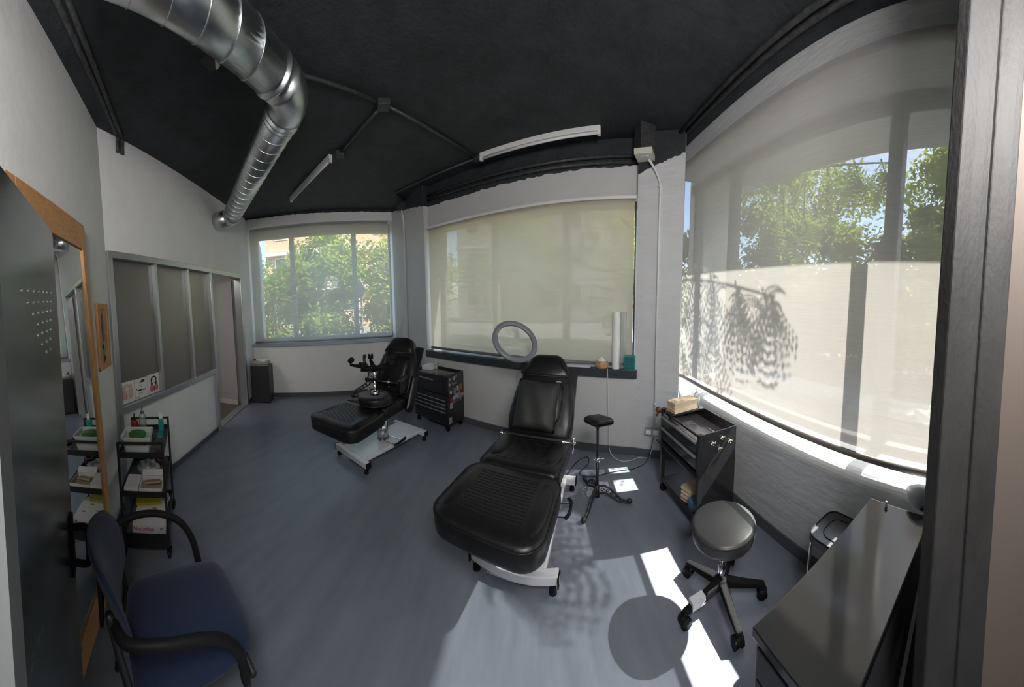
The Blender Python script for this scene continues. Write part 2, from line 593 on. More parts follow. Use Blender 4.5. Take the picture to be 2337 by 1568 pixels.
# left window wall
b = B(FL)
b.bb(-.05, 2.75, 0.003, .35, 0, .93)
b.bb(-.05, 2.75, 0.003, .35, 3.1, H)
b.bb(-.35, .02, .003, .35, 0, H)
b.mi = 1
jag_wall(b, (-.0, 0), (2.66, 0), 3.1, 3.275, 3.245, H, 60, .006)
struct(b, 'wall_left_window', [WALL, BLACKW])
b = B(FL); b.bb(0, 2.63, -.012, 0, 0, .075); struct(b, 'baseboard_left_window', SKIRT)
b = B(FL); b.bb(-.0, 2.64, -.035, .28, .93, .985); struct(b, 'trim_3', BAND, bevel=.004)
b = B(FL)
b.bb(.02, 2.7, .24, .30, 2.93, 3.12); b.bb(.02, 2.7, .24, .30, .985, 1.07); b.bb(.02, .16, .24, .30, .98, 3.1); b.bb(2.6, 2.75, .24, .30, .98, 3.1)
for x in (.80, 1.95):
    b.bb(x - .045, x + .045, .23, .31, 1.0, 3.0)
W1 = struct(b, 'window_1', CREAM, bevel=.004)
B(FL).bb(.1, 2.7, .265, .271, 1.0, 3.0).obj('pane', PANE, W1)

# corner pillar between left and middle windows
b = B()
jag_wall(b, (-2.08, 4.815), (-1.24, 4.02), 0, 3.25, 3.0, H, 40, .008)
jag_wall(b, (-1.238, 4.022), (-1.17, 4.145), 0, 3.0, 3.02, H, 6, .006)
b.prism([(-2.08, 4.82), (-1.243, 4.028), (-1.06, 4.42), (-1.17, 4.62), (-1.95, 5.15), (-2.24, 5.04)], 0, H - .002)
struct(b, 'wall_corner_left', [WALL_DIM, BLACKW])
# middle window wall
b = B(FM)
b.bb(-.02, 2.85, 0, .42, 0, .83)
b.bb(.01, 2.86, .10, .45, 2.70, H)
jag_wall(b, (.01, .095), (2.86, .095), 2.70, 3.005, 3.02, H, 80, .01)
struct(b, 'wall_middle_window', [WALL_DIM, BLACKW])
b = B(FM); b.bb(0.02, 2.82, -.012, 0, 0, .08); struct(b, 'baseboard_middle_window', SKIRT)
b = B(FM); b.bb(-.0, 2.84, -.045, .42, .83, .92); struct(b, 'trim_4', SILLD, bevel=.006)
b = B(FM)
b.bb(-.05, 2.9, .36, .42, .92, .99); b.bb(-.05, 2.9, .36, .42, 2.68, 2.8)
for x in (.02, .95, 1.95, 2.87):
    b.bb(x - .04, x + .04, .36, .42, .95, 2.75)
W2 = struct(b, 'window_2', WFRAME)
B(FM).bb(0, 2.9, .385, .391, .95, 2.75).obj('pane', PANE, W2)
# corner pillar between middle and right windows
b = B()
jag_wall(b, (1.235, 2.69), (1.60, 2.40), 0, 2.90, 3.09, H, 30, .008)
b.prism([(1.237, 2.693), (1.603, 2.403), (1.62, 2.42), (1.83, 2.78), (2.05, 3.15), (1.55, 3.4), (1.44, 3.06)], 0, H - .002)
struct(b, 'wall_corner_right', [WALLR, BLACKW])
b = B(); b.prism([(1.225, 2.68), (1.235, 2.693), (1.605, 2.398), (1.592, 2.385)], 0, .08); struct(b, 'baseboard_corner_right', SKIRT)
# right window wall
b = B(FR)
rr_ = [(0, 0), (.36, 0), (.36, .715)] + [(.07 - .07 * math.sin(rad(a)), .645 + .07 * math.cos(rad(a))) for a in range(0, 91, 15)]
va = [[b.bm.verts.new(FR @ Vector((x, y_, z_))) for y_, z_ in rr_] for x in (-1.2, 3.15)]
b.bm.faces.new(va[0]); b.bm.faces.new(va[1])
for i in range(len(rr_)):
    b.bm.faces.new((va[0][i], va[0][(i + 1) % len(rr_)], va[1][(i + 1) % len(rr_)], va[1][i]))
b.bb(-1.2, 3.15, .0, .36, 3.08, H)
b.bb(-1.2, -.5, 0, .36, .6, 3.2)
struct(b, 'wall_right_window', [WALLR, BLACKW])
b = B(FR); b.bb(-.6, 2.6, -.012, 0, 0, .08); struct(b, 'baseboard_right_window', SKIRT)
b = B(FR)
b.bb(-.5, 3.3, .32, .38, .63, .76); b.bb(-.5, 3.3, .32, .38, 2.98, 3.1)
for x in (.72, 2.40, 3.13, -.45):
    b.bb(x - .05, x + .05, .31, .39, .7, 3.05)
W3 = struct(b, 'window_3', WFRAME)
B(FR).bb(-.5, 3.2, .345, .351, .7, 3.05).obj('pane', PANE, W3)
b = B(FR).bb(-1, 3.4, .39, 1.32, 3.29, 3.5); struct(b, 'roof_overhang', mat('outside_soffit', (0.66, 0.65, 0.6), 0.7))
b = B(FR).bb(3.25, 3.65, .50, .95, -.2, 3.3); struct(b, 'wall_outside_pier', mat('outside_render', (0.62, 0.62, 0.6), 0.8, bump=.3, bscale=8))
b = B(FL).bb(-.8, .10, .36, .75, -.2, 3.3); struct(b, 'wall_outside_left_pier', mat('outside_render_left', (0.7, 0.72, 0.76), 0.8))

# roller blinds (things hung at the windows)
SCR_L = fabric_screen('screen_fabric_left', (0.66, 0.65, 0.61), 0.48, 0.45)
SCR_M = fabric_screen('screen_fabric_middle', (0.72, 0.67, 0.56), 0.22, 0.5)
SCR_R = fabric_screen('screen_fabric_right', (0.58, 0.545, 0.52), 0.36, 0.23)
def roller_blind(M, x0, x1, y, z0, z1, scr, label, barm):
    loc = M @ Vector(((x0 + x1) / 2, y, z1))
    t = thing('roller_blind', label, 'blind', loc)
    L = Matrix.Translation(-loc) @ M
    B(L).bb(x0, x1, y, y + .001, z0, z1 - .01).obj('fabric', scr, t)
    B(L).cyl((x0, y, z0), (x1, y, z0), .018, seg=12).obj('bottom_bar', barm, t, smooth=True)
    B(L).cyl((x0, y + .03, z1 - .03), (x1, y + .03, z1 - .03), .028, seg=16).obj('roller_tube', ALUG, t, smooth=True)
    return t
TAUPE = mat('taupe_bottom_bar', (0.20, 0.18, 0.16), 0.4)
roller_blind(FL, .05, 2.57, .05, 1.01, 3.095, SCR_L, 'see-through pale roller blind at the window above the charcoal pedestal', mat('pale_bar', (.33, .31, .29), .4))
bm_ = roller_blind(FM, .03, 2.78, .06, .955, 2.69, SCR_M, 'yellowish closed roller blind behind the anthracite sill and ring light', mat('grey_bar', (.16, .16, .15), .4))
Lm = Matrix.Translation(-bm_.location) @ FM
B(Lm).bb(.02, 2.80, .02, .05, 2.672, 2.70).obj('top_strip', WHITEP, bm_)  # white strip standing in for the lit roller gap above the fabric
B(Lm).bb(2.785, 2.80, .05, .08, .95, 2.65).obj('side_guide', BLKMET, bm_)
roller_blind(FR, -.45, 3.06, -.045, .84, 3.10, SCR_R, 'large sunlit roller blind with leaf shadows beside the black tool cart', TAUPE)

# doorway where the picture is taken from: open metal door on the left, steel jamb on the right
DA, DB = Vector((-1.285, -.012, 0)), Vector((-.50, -.165, 0))
dd = (DB - DA).normalized()
dn = Vector((-dd.y, dd.x, 0))   # towards the room side (+y)
FD = frame(DA.x, DA.y, (dd.x, dd.y), (dn.x, dn.y))
b = B(FD); b.bb(0, .84, -.04, 0, .008, 2.055)
DOOR = struct(b, 'door_2', STEEL, bevel=.003)
b = B(FD)
for r_ in range(7):
    for c_ in range(7):
        if c_ + r_ * .9 > 6.6: continue
        x = .12 + c_ * .062 + r_ * .012
        z = 1.77 - r_ * .037 - 0.004 * c_
        b.sph((x, .0, z), .008, (1, .5, 1), 10)
b.obj('small_dome', CHROME, DOOR, smooth=True)  # rows of small chrome domes on the door face
b = B(FD)
hp = [(.06, .0, .775), (.06, .06, .78), (.06, .075, .755), (.06, .075, .655), (.06, .06, .625), (.06, .0, .63)]
b.tube(smoothp(hp, 5), .014, 10); b.bb(.035, .085, -.002, .012, .585, .825)
b.obj('pull_handle', BLKPL, DOOR, smooth=True)
b = B(FD); b.bb(.855, .88, -.10, .02, 0, 2.2); b.bb(.88, .92, -.10, .10, 0, 2.2); struct(b, 'trim_5', mat('grey_door_frame', (.22, .23, .24), .5))
# right jamb: folded steel profile
b = B()
b.prism([(.748, .034), (.774, .0), (.79, -.028), (.803, -.046), (.796, -.052), (.806, -.083), (.815, -.107), (.828, -.13), (.88, -.13), (.95, -.02), (.90, .06), (.77, .07)], 0, H)
struct(b, 'trim_6', JAMB, bevel=.006)
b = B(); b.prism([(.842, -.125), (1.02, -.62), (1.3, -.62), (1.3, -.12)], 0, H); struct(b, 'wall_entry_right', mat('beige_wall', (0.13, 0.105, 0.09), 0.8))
# hall behind the viewer; added unseen fill light brightens the left walls
hl = D.lights.new('fill_light', 'POINT'); hl.energy = 46; hl.shadow_soft_size = .28; hl.color = (1, .975, .95)
hlo = D.objects.new('fill_light', hl); C.objects.link(hlo); hlo.location = (0.33, -.42, 2.5)
HALLW = mat('hall_wall', (0.55, 0.53, 0.50), 0.8)
b = B(); b.bb(-2.6, 2.6, -3.3, -3.2, -.1, H); b.bb(-2.7, -2.6, -3.3, -.45, -.1, H); b.bb(2.5, 2.6, -3.3, -.3, -.1, H)
b.bb(1.6, 2.6, -.4, -.3, -.1, H); b.bb(-2.7, -1.3, -.25, -.15, 0, .001) if 0 else None
struct(b, 'wall_hall', HALLW)
b = B(); b.bb(-2.7, 2.6, -3.3, -1.0, -.1, 0); b.bb(1.4, 2.6, -1.1, -.3, -.1, 0); struct(b, 'floor_hall', FLOOR)
b = B(); b.bb(-2.7, 2.7, -3.4, -1.2, H, H + .1); b.bb(1.85, 2.7, -1.3, -.2, H, H + .1); struct(b, 'ceiling_hall', HALLW)


# ================================================================== OUTSIDE
PAVE = mat('pavement', (0.22, 0.21, 0.20), 0.85, var=0.12, vscale=2)
LAWN = mat('lawn', (0.10, 0.16, 0.03), 0.9, var=0.4, vscale=6)
STONE = mat('pale_stone', (0.42, 0.41, 0.38), 0.8, var=0.1, vscale=5)
BARK = mat('bark', (0.10, 0.075, 0.05), 0.9, bump=0.6, bscale=20)
b = B(); b.bb(-30, 40, -14, 40, -.35, -.2)
tag(b.obj('ground_outside', PAVE), None, None, None, 'structure')
b = B(); b.prism([(p[0] * 4.5 - 1.0, p[1] * 2.6 + 10.8) for p in arc(0, 0, 1, 0, 360, 24)[:-1]], -.2, -.17)
tag(b.obj('lawn', LAWN), None, None, None, 'structure')
def leaf_material(name, c1, c2):
    m = D.materials.new(name)
    m.use_nodes = True
    nt = m.node_tree
    nt.nodes.clear()
    out = nt.nodes.new('ShaderNodeOutputMaterial')
    df = nt.nodes.new('ShaderNodeBsdfDiffuse')
    tl = nt.nodes.new('ShaderNodeBsdfTranslucent')
    mx = nt.nodes.new('ShaderNodeMixShader')
    mx.inputs[0].default_value = .6
    n = nt.nodes.new('ShaderNodeTexNoise')
    n.inputs['Scale'].default_value = 1.3
    tc = nt.nodes.new('ShaderNodeTexCoord')
    r = nt.nodes.new('ShaderNodeValToRGB')
    r.color_ramp.elements[0].position = .35
    r.color_ramp.elements[1].position = .65
    r.color_ramp.elements[0].color = (*c1, 1)
    r.color_ramp.elements[1].color = (*c2, 1)
    nt.links.new(tc.outputs['Object'], n.inputs['Vector'])
    nt.links.new(n.outputs[0], r.inputs[0])
    nt.links.new(r.outputs[0], df.inputs[0])
    nt.links.new(r.outputs[0], tl.inputs[0])
    nt.links.new(df.outputs[0], mx.inputs[1])
    nt.links.new(tl.outputs[0], mx.inputs[2])
    nt.links.new(mx.outputs[0], out.inputs[0])
    return m
LEAF1 = leaf_material('leaves_green', (0.15, 0.24, 0.03), (0.38, 0.46, 0.08))
LEAF2 = leaf_material('leaves_yellow_green', (0.22, 0.30, 0.05), (0.60, 0.58, 0.16))
BLOS = mat('pinkish_blossom', (0.55, 0.38, 0.25), 0.9)
def tree(x, y, h, r, zc, n, leafm, label, lsize=.13, trunk=.12, blossoms=0):
    t = thing('tree', label, 'tree', (x, y, -.2), random.uniform(0, 6), 'trees outside the windows')
    b = B()
    b.tube(smoothp([(0, 0, 0), (.05, .03, zc * .4), (-.04, .05, zc * .8), (.02, 0, zc + .3)], 4), [trunk * (1 - .5 * i / 12) for i in range(13)], 8)
    for k in range(7):
        a = k * 2.4
        b.tube(smoothp([(0, 0, zc * .55 + k * .1), (r * .35 * math.cos(a), r * .35 * math.sin(a), zc * .8 + k * .12), (r * .8 * math.cos(a), r * .8 * math.sin(a), zc + .2 * k - .2)], 4), [trunk * .4 * (1 - .07 * i) for i in range(9)], 6)
    b.obj('trunk', BARK, t, smooth=True)
    cl = []
    for k in range(34):
        while True:
            v = Vector((random.uniform(-1, 1), random.uniform(-1, 1), random.uniform(-1, 1)))
            if .35 < v.length < 1: break
        cl.append((Vector((v.x * r * .85, v.y * r * .85, zc + .5 + v.z * (h - zc - .5))), random.uniform(.3, .55) * r * .55))
    vs, fs = [], []
    for k in range(n):
        c, cr = random.choice(cl)
        p = c + Vector((random.gauss(0, cr * .5), random.gauss(0, cr * .5), random.gauss(0, cr * .45)))
        if p.z < .4: p.z = .4 + random.random()
        e = Euler((random.uniform(-1, 1), random.uniform(-1, 1), random.uniform(0, 6.3))).to_matrix()
        s = lsize * random.uniform(.6, 1.3)
        i0 = len(vs)
        for q in ((-.5, 0, 0), (0, -.28, -.06), (.5, 0, -.12), (0, .28, -.06)):
            vs.append(p + e @ (Vector(q) * s))
        fs.append((i0, i0 + 1, i0 + 2, i0 + 3))
    me = D.meshes.new('foliage'); me.from_pydata(vs, [], fs)
    me.materials.append(leafm)
    o = D.objects.new('foliage', me); C.objects.link(o); o.parent = t
    if blossoms:
        b = B()
        for k in range(blossoms):
            c, cr = random.choice(cl)
            p = c + Vector((random.gauss(0, cr * .6), random.gauss(0, cr * .6), random.gauss(0, cr * .5)))
            b.sph(p, random.uniform(.025, .05), (1, 1, .8), 6)
        tag(b.obj('blossom', BLOS, t), None, None, None, 'stuff')
    return t
tree(8.4, .3, 7.9, 2.6, 2.6, 17000, LEAF2, 'blossoming feathery tree seen at the far right of the sunlit blind', .17, blossoms=260)
tree(8.4, 3.9, 7.2, 2.6, 2.4, 19000, LEAF1, 'leafy green tree filling the middle of the sunlit right blind', .17, blossoms=120)
tree(7.4, 7.8, 6.8, 2.6, 2.2, 14000, LEAF1, 'shaded green tree at the left end of the large right blind', .18)
tree(4.6, 10.6, 6.2, 2.3, 2.6, 7000, LEAF2, 'yellow-green tree behind the right half of the yellowish closed blind', .19, blossoms=80)
tree(.2, 12.0, 6.4, 2.4, 3.0, 7000, LEAF1, 'tree with thin trunk behind the middle of the yellowish closed blind', .2)
tree(11.8, 1.5, 10.6, 3.4, 2.6, 15000, LEAF2, 'tall tree in the second row behind the right window', .26, trunk=.2)
tree(12.0, 7.0, 10.2, 3.6, 2.6, 15000, LEAF1, 'tall dark tree in the second row left of the other tall one', .26, trunk=.2)
tree(-3.4, 9.4, 4.3, 2.0, 1.5, 12000, LEAF2, 'bright leafy tree at the right of the see-through left window', .17)
tree(-6.5, 8.6, 4.9, 2.3, 1.5, 17000, LEAF1, 'dense tree filling the middle of the see-through left window', .17)
tree(-10.2, 8.6, 4.8, 2.4, 1.5, 12000, LEAF2, 'tree at the left edge of the see-through left window', .17)
# leafy branch close to the right window that throws leaf shadows on the blind
t = thing('hanging_branch', 'drooping leafy branch close outside the large right window', 'branch', (3.3, 2.3, 3.35))
b = B()
main_ = smoothp([(1.1, 1.2, .75), (.45, .75, .35), (.0, .25, .10), (-.15, -.5, .02), (-.2, -1.4, -.06)], 6)
br = []
for (y_, zt, zb) in ((-1.33, -.05, -.32), (-1.0, -.03, -.45), (-.62, .0, -.80), (-.30, .02, -1.0), (.02, .05, -1.05)):
    br.append(smoothp([(-.18, y_ + .06, zt + .05), (-.20, y_, zt - .1), (-.24, y_ - .03, (zt + zb) / 2), (-.2, y_ - .08, zb + .15)], 5))
b.tube(main_, [.022 * (1 - .025 * i) for i in range(len(main_))], 6)
for p_ in br:
    b.tube(p_, [.011 * (1 - .03 * i) for i in range(len(p_))], 6)
b.obj('twigs', BARK, t)
vs, fs = [], []
for p_ in br:
    for p in p_[2::2]:
        for k in range(5):
            d = Vector((random.uniform(-1, 1), random.uniform(-1, 1), random.uniform(-1.2, -.1))).normalized()
            for j in range(1, 9):
                q = p + d * j * .036 + Vector((0, 0, -.002 * j * j))
                sd = d.cross(Vector((0, 0, 1))).normalized()
                for sg in (-1, 1):
                    i0 = len(vs)
                    e = sd * sg * .05
                    vs += [q, q + e * .5 + d * .012, q + e + Vector((0, 0, -.012)), q + e * .5 - d * .012]
                    fs.append((i0, i0 + 1, i0 + 2, i0 + 3))
me = D.meshes.new('leaves'); me.from_pydata(vs, [], fs); me.materials.append(LEAF1)
o = D.objects.new('leaves', me); C.objects.link(o); o.parent = t
# stone benches and kerb outside the right window
def stone(cx, cy, sx, sy, sz, rz, label):
    o = B(Matrix.Translation((cx, cy, -.2)) @ Matrix.Rotation(rz, 4, 'Z')).bb(-sx / 2, sx / 2, -sy / 2, sy / 2, 0, sz).obj('stone_bench', STONE, bevel=.02)
    tag(o, label, 'bench')
stone(4.3, 3.1, .8, 2.4, .45, -.1, 'long pale stone bench outside, left in the sunlit blind')
stone(4.0, .55, .8, 1.9, .45, -.1, 'shorter pale stone bench outside, right in the sunlit blind')
o = B().bb(2.9, 3.15, -2, 7, -.2, -.05).obj('kerb', STONE); tag(o, None, None, None, 'structure')
# houses across the street
def house(M, w, d, h, col, label, nx, nz, trim=(.7, .68, .62)):
    loc = M.translation.copy()
    t = thing('building', label, 'building', loc, M.to_euler().z)
    b = B(); b.bb(-w / 2, w / 2, 0, d, -.2, h); b.obj('wall', mat('facade', col, .85, var=.08, vscale=1.5), t)
    fm = mat('facade_trim', trim, .7); gm = mat('facade_pane', (.05, .07, .08), .1)
    for i in range(nx):
        for j in range(nz):
            x = -w / 2 + (i + .5) * w / nx; z = 1.1 + j * 2.9
            f = B().bb(x - .55, x + .55, -.06, .05, z, z + 1.5).obj('window', fm, t)
            B().bb(x - .47, x + .47, -.075, -.06, z + .08, z + 1.42).obj('pane', gm, f)
    for j in range(nz):
        B().bb(-w / 2, w / 2, -.5, 0, 2.75 + 2.9 * j, 2.95 + 2.9 * j).obj('ledge', fm, t)
house(Matrix.Translation((-12, 19, 0)) @ Matrix.Rotation(rad(33), 4, 'Z'), 13, 5, 9, (.55, .36, .24), 'orange-brick building with pale ledges behind the trees of the left window', 5, 3)
house(Matrix.Translation((3.5, 22, 0)) @ Matrix.Rotation(rad(-10), 4, 'Z'), 16, 5, 9, (.55, .45, .38), 'pinkish building behind the trees of the middle window', 6, 3)
house(Matrix.Translation((17, 4, 0)) @ Matrix.Rotation(rad(-95), 4, 'Z'), 22, 5, 4.2, (.40, .40, .36), 'low grey building behind the trees of the right window', 7, 1)
t = thing('road_sign', 'diamond road sign on a pole outside the left window', 'sign', (-4.35, 7.55, -.2))
b = B(); b.cyl((0, 0, 0), (0, 0, 2.6), .03, seg=8); b.obj('pole', ALUG, t)
b = B(Matrix.Translation((0, -.04, 2.25)) @ Matrix.Rotation(rad(-30), 4, 'Z') @ Matrix.Rotation(PI / 4, 4, 'Y')); b.bb(-.22, .22, -.01, .01, -.22, .22); b.obj('sign_plate', WFRAME, t)

# ================================================================== CEILING SERVICES
def elbow_path(pts, r, n=8):
    """polyline with rounded corners of radius r"""
    P = [Vector(p) for p in pts]
    out = [P[0]]
    for i in range(1, len(P) - 1):
        a, b_, c = P[i - 1], P[i], P[i + 1]
        u, v = (a - b_).normalized(), (c - b_).normalized()
        ang = u.angle(v)
        d = min(r / math.tan(ang / 2), (a - b_).length * .45, (c - b_).length * .45)
        p0, p1 = b_ + u * d, b_ + v * d
        for k in range(n + 1):
            t = k / n
            out.append(p0 * (1 - t) ** 2 + b_ * 2 * t * (1 - t) + p1 * t * t)
    out.append(P[-1])
    return out
t = thing('ventilation_duct', 'galvanised spiral duct bending under the charcoal ceiling into the partition wall', 'duct', (-1.29, 1.41, 2.98))
L = Matrix.Translation((1.29, -1.41, -2.98))
dp = [(-1.03, .55, 3.0), (-1.07, .80, 3.0), (-1.13, 1.06, 3.0), (-1.27, 1.41, 3.0), (-1.60, 1.56, 3.0), (-3.30, 2.335, 3.0), (-3.60, 2.48, 3.0)]
A_ = Vector((-.99, .10, 3.0)); E1 = Vector((-1.255, 1.425, 3.0)); E2 = Vector((-3.46, 2.43, 2.99)); W_ = Vector((-3.62, 2.20, 2.93))
RD = .128
path = elbow_path([A_, E1, E2], .30, 10)
b = B(L); b.tube([A_, E1 + (A_ - E1).normalized() * .26], RD, 32); b.obj('duct_run', GALV, t, smooth=True)
b = B(L); b.tube(path[1:-1], RD + .004, 32); b.obj('elbow', GALV, t, smooth=True)
b = B(L); b.tube([E1 + (E2 - E1).normalized() * .24, E2 + (E1 - E2).normalized() * .16], RD, 32); b.obj('duct_run', GALV, t, smooth=True)
p2 = elbow_path([E1, E2, W_], .14, 8)
b = B(L); b.tube([E2 + (E1 - E2).normalized() * .17] + p2[1:], RD + .003, 32); b.obj('elbow', GALV, t, smooth=True)
b = B(L)
def seam(b, p, q, step, skew=.9):
    d = q - p; n = int(d.length / step); dn_ = d.normalized()
    a = Vector((0, 0, 1)); c = dn_.cross(a).normalized()
    pts = []
    N = 28
    for k in range(n * N):
        ang = 2 * PI * k / N
        pts.append(p + dn_ * (step * k / N) + (a * math.cos(ang) + c * math.sin(ang)) * (RD + .001))
    b.tube(pts, .0035, 5)
seam(b, A_, E1 + (A_ - E1).normalized() * .30, .17)
seam(b, E1 + (E2 - E1).normalized() * .28, E2 + (E1 - E2).normalized() * .2, .135)
b.obj('spiral_seam', GALV, t, smooth=True)
b = B(L)
for p, d in ((E1 + (A_ - E1).normalized() * .22, E1 - A_), (E1 + (E2 - E1).normalized() * .23, E2 - E1), (E1 + (E2 - E1).normalized() * .19, E2 - E1)):
    d = d.normalized(); b.cyl(p - d * .006, p + d * .006, RD + .010, seg=32)
b.obj('joint_collar', GALV, t, smooth=True)
for q_ in ((-1.15, .98), (-2.4, 1.95)):
    B(L).cyl((q_[0], q_[1], 3.11), (q_[0], q_[1], H), .006, seg=8).obj('hanger_rod', WHITEP, t)
B(L).box((-1.46, 1.0, 3.16), (.035, .012, .10)).cyl((-1.46, 1.0, 3.2), (-1.50, 1.02, 3.25), .006, seg=6).obj('hanger_clip', WHITEP, t)

def batten(p, q, label, w=.045):
    p, q = Vector(p), Vector(q)
    m_ = (p + q) / 2
    t = thing('fluorescent_batten', label, 'light fitting', m_, math.atan2(q.y - p.y, q.x - p.x), 'bare white battens on the ceiling')
    Ln = (q - p).length
    B().bb(-Ln / 2, Ln / 2, -w / 2, w / 2, -.02, .029).obj('housing', WHITEP, t, bevel=.006)
    B().cyl((-Ln / 2 + .02, 0, -.035), (Ln / 2 - .02, 0, -.035), .013, seg=12).obj('tube', WHITEP, t, smooth=True)
    for e_ in (-Ln / 2 + .015, Ln / 2 - .015):
        B().bb(e_ - .015, e_ + .015, -.018, .018, -.055, -.01).obj('end_holder', WHITEP, t)
batten((-3.0, 3.23, H - .03), (-1.85, 2.67, H - .03), 'white batten light on the ceiling nearer the left window')
batten((-.34, 3.36, H - .03), (.85, 2.73, H - .03), 'white batten light on the ceiling nearer the middle window')

CPAINT = mat('painted_conduit', (0.035, 0.036, 0.038), 0.5, var=.6, vscale=30, bump=.3, bscale=40)
def conduit(pts, label, m=CPAINT, r=.014, group=None):
    p0 = Vector(pts[0])
    b = B(Matrix.Translation(-p0)); b.tube(elbow_path(pts, .08, 6) if len(pts) > 2 else pts, r, 10)
    o = b.obj('conduit_pipe', m, smooth=True); o.location = p0
    tag(o, label, 'conduit', group)
Z = H - .0195
conduit([(-1.55, 1.03, Z), (-1.34, 1.64, Z), (-1.01, 2.26, Z)], 'charcoal conduit crossing behind the duct elbow')
conduit([(-1.01, 2.26, Z), (-.71, 2.84, Z), (-.38, 3.42, Z)], 'charcoal conduit from the ceiling junction to the middle batten')
conduit([(-1.01, 2.26, Z), (-1.745, 2.69, Z)], 'short charcoal conduit to the left batten')
conduit([(-.38, 3.42, Z), (-1.72, 4.11, Z), (-1.66, 4.41, Z)], 'thin charcoal conduit bending towards the left corner pillar')
g = 'conduits above the middle window'
for k in (0, 1):
    q = [(-1.62, 4.38 - .02, 3.10 - .05 * k)] 
    a_ = FM @ Vector((.02, .072, 3.155 - .06 * k)); c_ = FM @ Vector((2.8, .072, 3.11 - .06 * k))
    conduit([a_, c_], ('upper' if k == 0 else 'lower') + ' of the two charcoal conduits above the middle window', group=g, r=.02)
g = 'conduits above the right window'
for k in (0, 1):
    a_ = FR @ Vector((2.80, -.19 + .055 * k, Z)); c_ = FR @ Vector((-.2, -.19 + .055 * k, Z))
    conduit([a_, c_], ('inner' if k == 0 else 'outer') + ' of the two charcoal conduits along the ceiling by the right blind', group=g, r=.018)
g = 'conduits above the mirror'
for k in (0, 1):
    o_ = .20 - .075 * k
    a_ = FQ @ Vector((.2, -o_ + 0, Z)); c_ = FQ @ Vector((2.20 - .05 * k, -o_, Z))
    e_ = FQ @ Vector((2.28, -o_, Z)); 
    w_ = FP @ Vector((.22 + .055 * (1 - k), -.02, 3.15))
    w0 = FP @ Vector((.22 + .055 * (1 - k), -.03, Z))
    conduit([a_, w0, w_ + Vector((0, 0, .06)), w_], ('inner' if k == 0 else 'outer') + ' of the two charcoal conduits running above the mirror wall', group=g, r=.018)
def jbox(p, rz, s, label, m=CPAINT, zs=.05):
    b = B(); b.bb(-s / 2, s / 2, -s / 2, s / 2, -zs, 0); b.cyl((0, 0, -zs - .004), (0, 0, -zs), s * .3, seg=16)
    o = b.obj('junction_box', m, bevel=.006); o.location = p; o.rotation_euler.z = rz
    tag(o, label, 'box')
    return o
jbox((-1.01, 2.26, H), .5, .10, 'charcoal junction box where the ceiling conduits meet')
jbox((-1.745, 2.70, H), .5, .09, 'charcoal junction box at the end of the left batten')
jbox((-.385, 3.43, H), .5, .09, 'charcoal junction box at the end of the middle batten')
jbox((-1.575, 1.04, H), .4, .12, 'charcoal ceiling box beside the large duct')
cp1 = Vector((-1.74, 4.48, 3.17))
jbox(cp1 + Vector((.03, -.04, .05)), -.76, .15, 'dark junction box on top of the left corner pillar', zs=.09)
jb = jbox((1.24, 2.56, 3.06), -.67, .17, 'cream junction box on top of the right corner pillar', CREAM, .055)
b = B(); b.bb(1.17, 1.32, 2.50, 2.66, 3.06, H); b2 = b.obj('cable_box', CPAINT, bevel=.005); tag(b2, 'charcoal cable box above the cream junction box', 'box')
WC = mat('white_painted_conduit', (.72, .72, .72), .45)
def down_pipe(x, y, z0, z1, label, bx, by):
    b = B(Matrix.Translation((-x, -y, 0))); b.tube(smoothp([(bx, by, z1), (bx * .4 + x * .6, by * .4 + y * .6, z1 - .1), (x, y, z1 - .22), (x, y, z1 - .3)], 5) + [Vector((x, y, z0))], .011, 10)
    for z in (z1 - .25, (z0 + z1) / 2, z0 + .25):
        b.cyl((x, y, z), (x, y, z + .015), .018, seg=10)
    o = b.obj('conduit_pipe', m=WC, smooth=True); o.location = (x, y, 0); tag(o, label, 'conduit')
down_pipe(-1.71, 4.445, .9, 3.12, 'thin white conduit down the left corner pillar', -1.72, 4.40)
down_pipe(1.405, 2.535, .32, 3.005, 'white conduit down the right corner pillar to the sockets', 1.29, 2.57)
PD = frame(1.235, 2.69, (.783, -.622), (.622, .783))
t = thing('wall_socket', 'double grey wall socket low on the right corner pillar', 'socket', PD @ Vector((.215, -.02, .29)))
L = Matrix.Translation(-t.location) @ PD
B(L).bb(.135, .295, -.045, 0, .25, .32).obj('housing', ALUG, t, bevel=.008)
for x in (.175, .255):
    B(L).bb(x - .028, x + .028, -.052, -.044, .262, .308).obj('cover', WHITEP, t, bevel=.003)

# ================================================================== TREATMENT CHAIRS
def pad(w, l, th, r=.05, taper=None, crown=.012, nx=12, ny=14, groove=0):
    """upholstered slab, centred, top at z=0"""
    b = B()
    bm = b.bm
    def outline(k):
        return rrect(w, l, r, 6) if not taper else None
    pts = taper if taper else rrect(w, l, r, 7)
    n = len(pts)
    rings = []
    for (ins, z) in ((.022, -th), (.004, -th + .012), (0, -th + .03), (0, -.03), (.006, -.012), (.022, -.002), (.05, crown * .5), (.10, crown)):
        cx = sum(p[0] for p in pts) / n; cy = sum(p[1] for p in pts) / n
        ring = []
        for (x, y) in pts:
            d = Vector((x - cx, y - cy)); L_ = d.length
            k = max(0, (L_ - ins * 1.15) / L_)
            ring.append(bm.verts.new((cx + d.x * k, cy + d.y * k, z)))
        rings.append(ring)
    for A, Bq in zip(rings, rings[1:]):
        for k in range(n):
            bm.faces.new((A[k], A[(k + 1) % n], Bq[(k + 1) % n], Bq[k]))
    bm.faces.new(rings[0]); bm.faces.new(rings[-1])
    if groove:
        pass
    return b
def piping(pts, z, r=.006, m=None):
    b = B(); b.tube([(x, y, z) for x, y in pts], r, 6, closed=True)
    return b
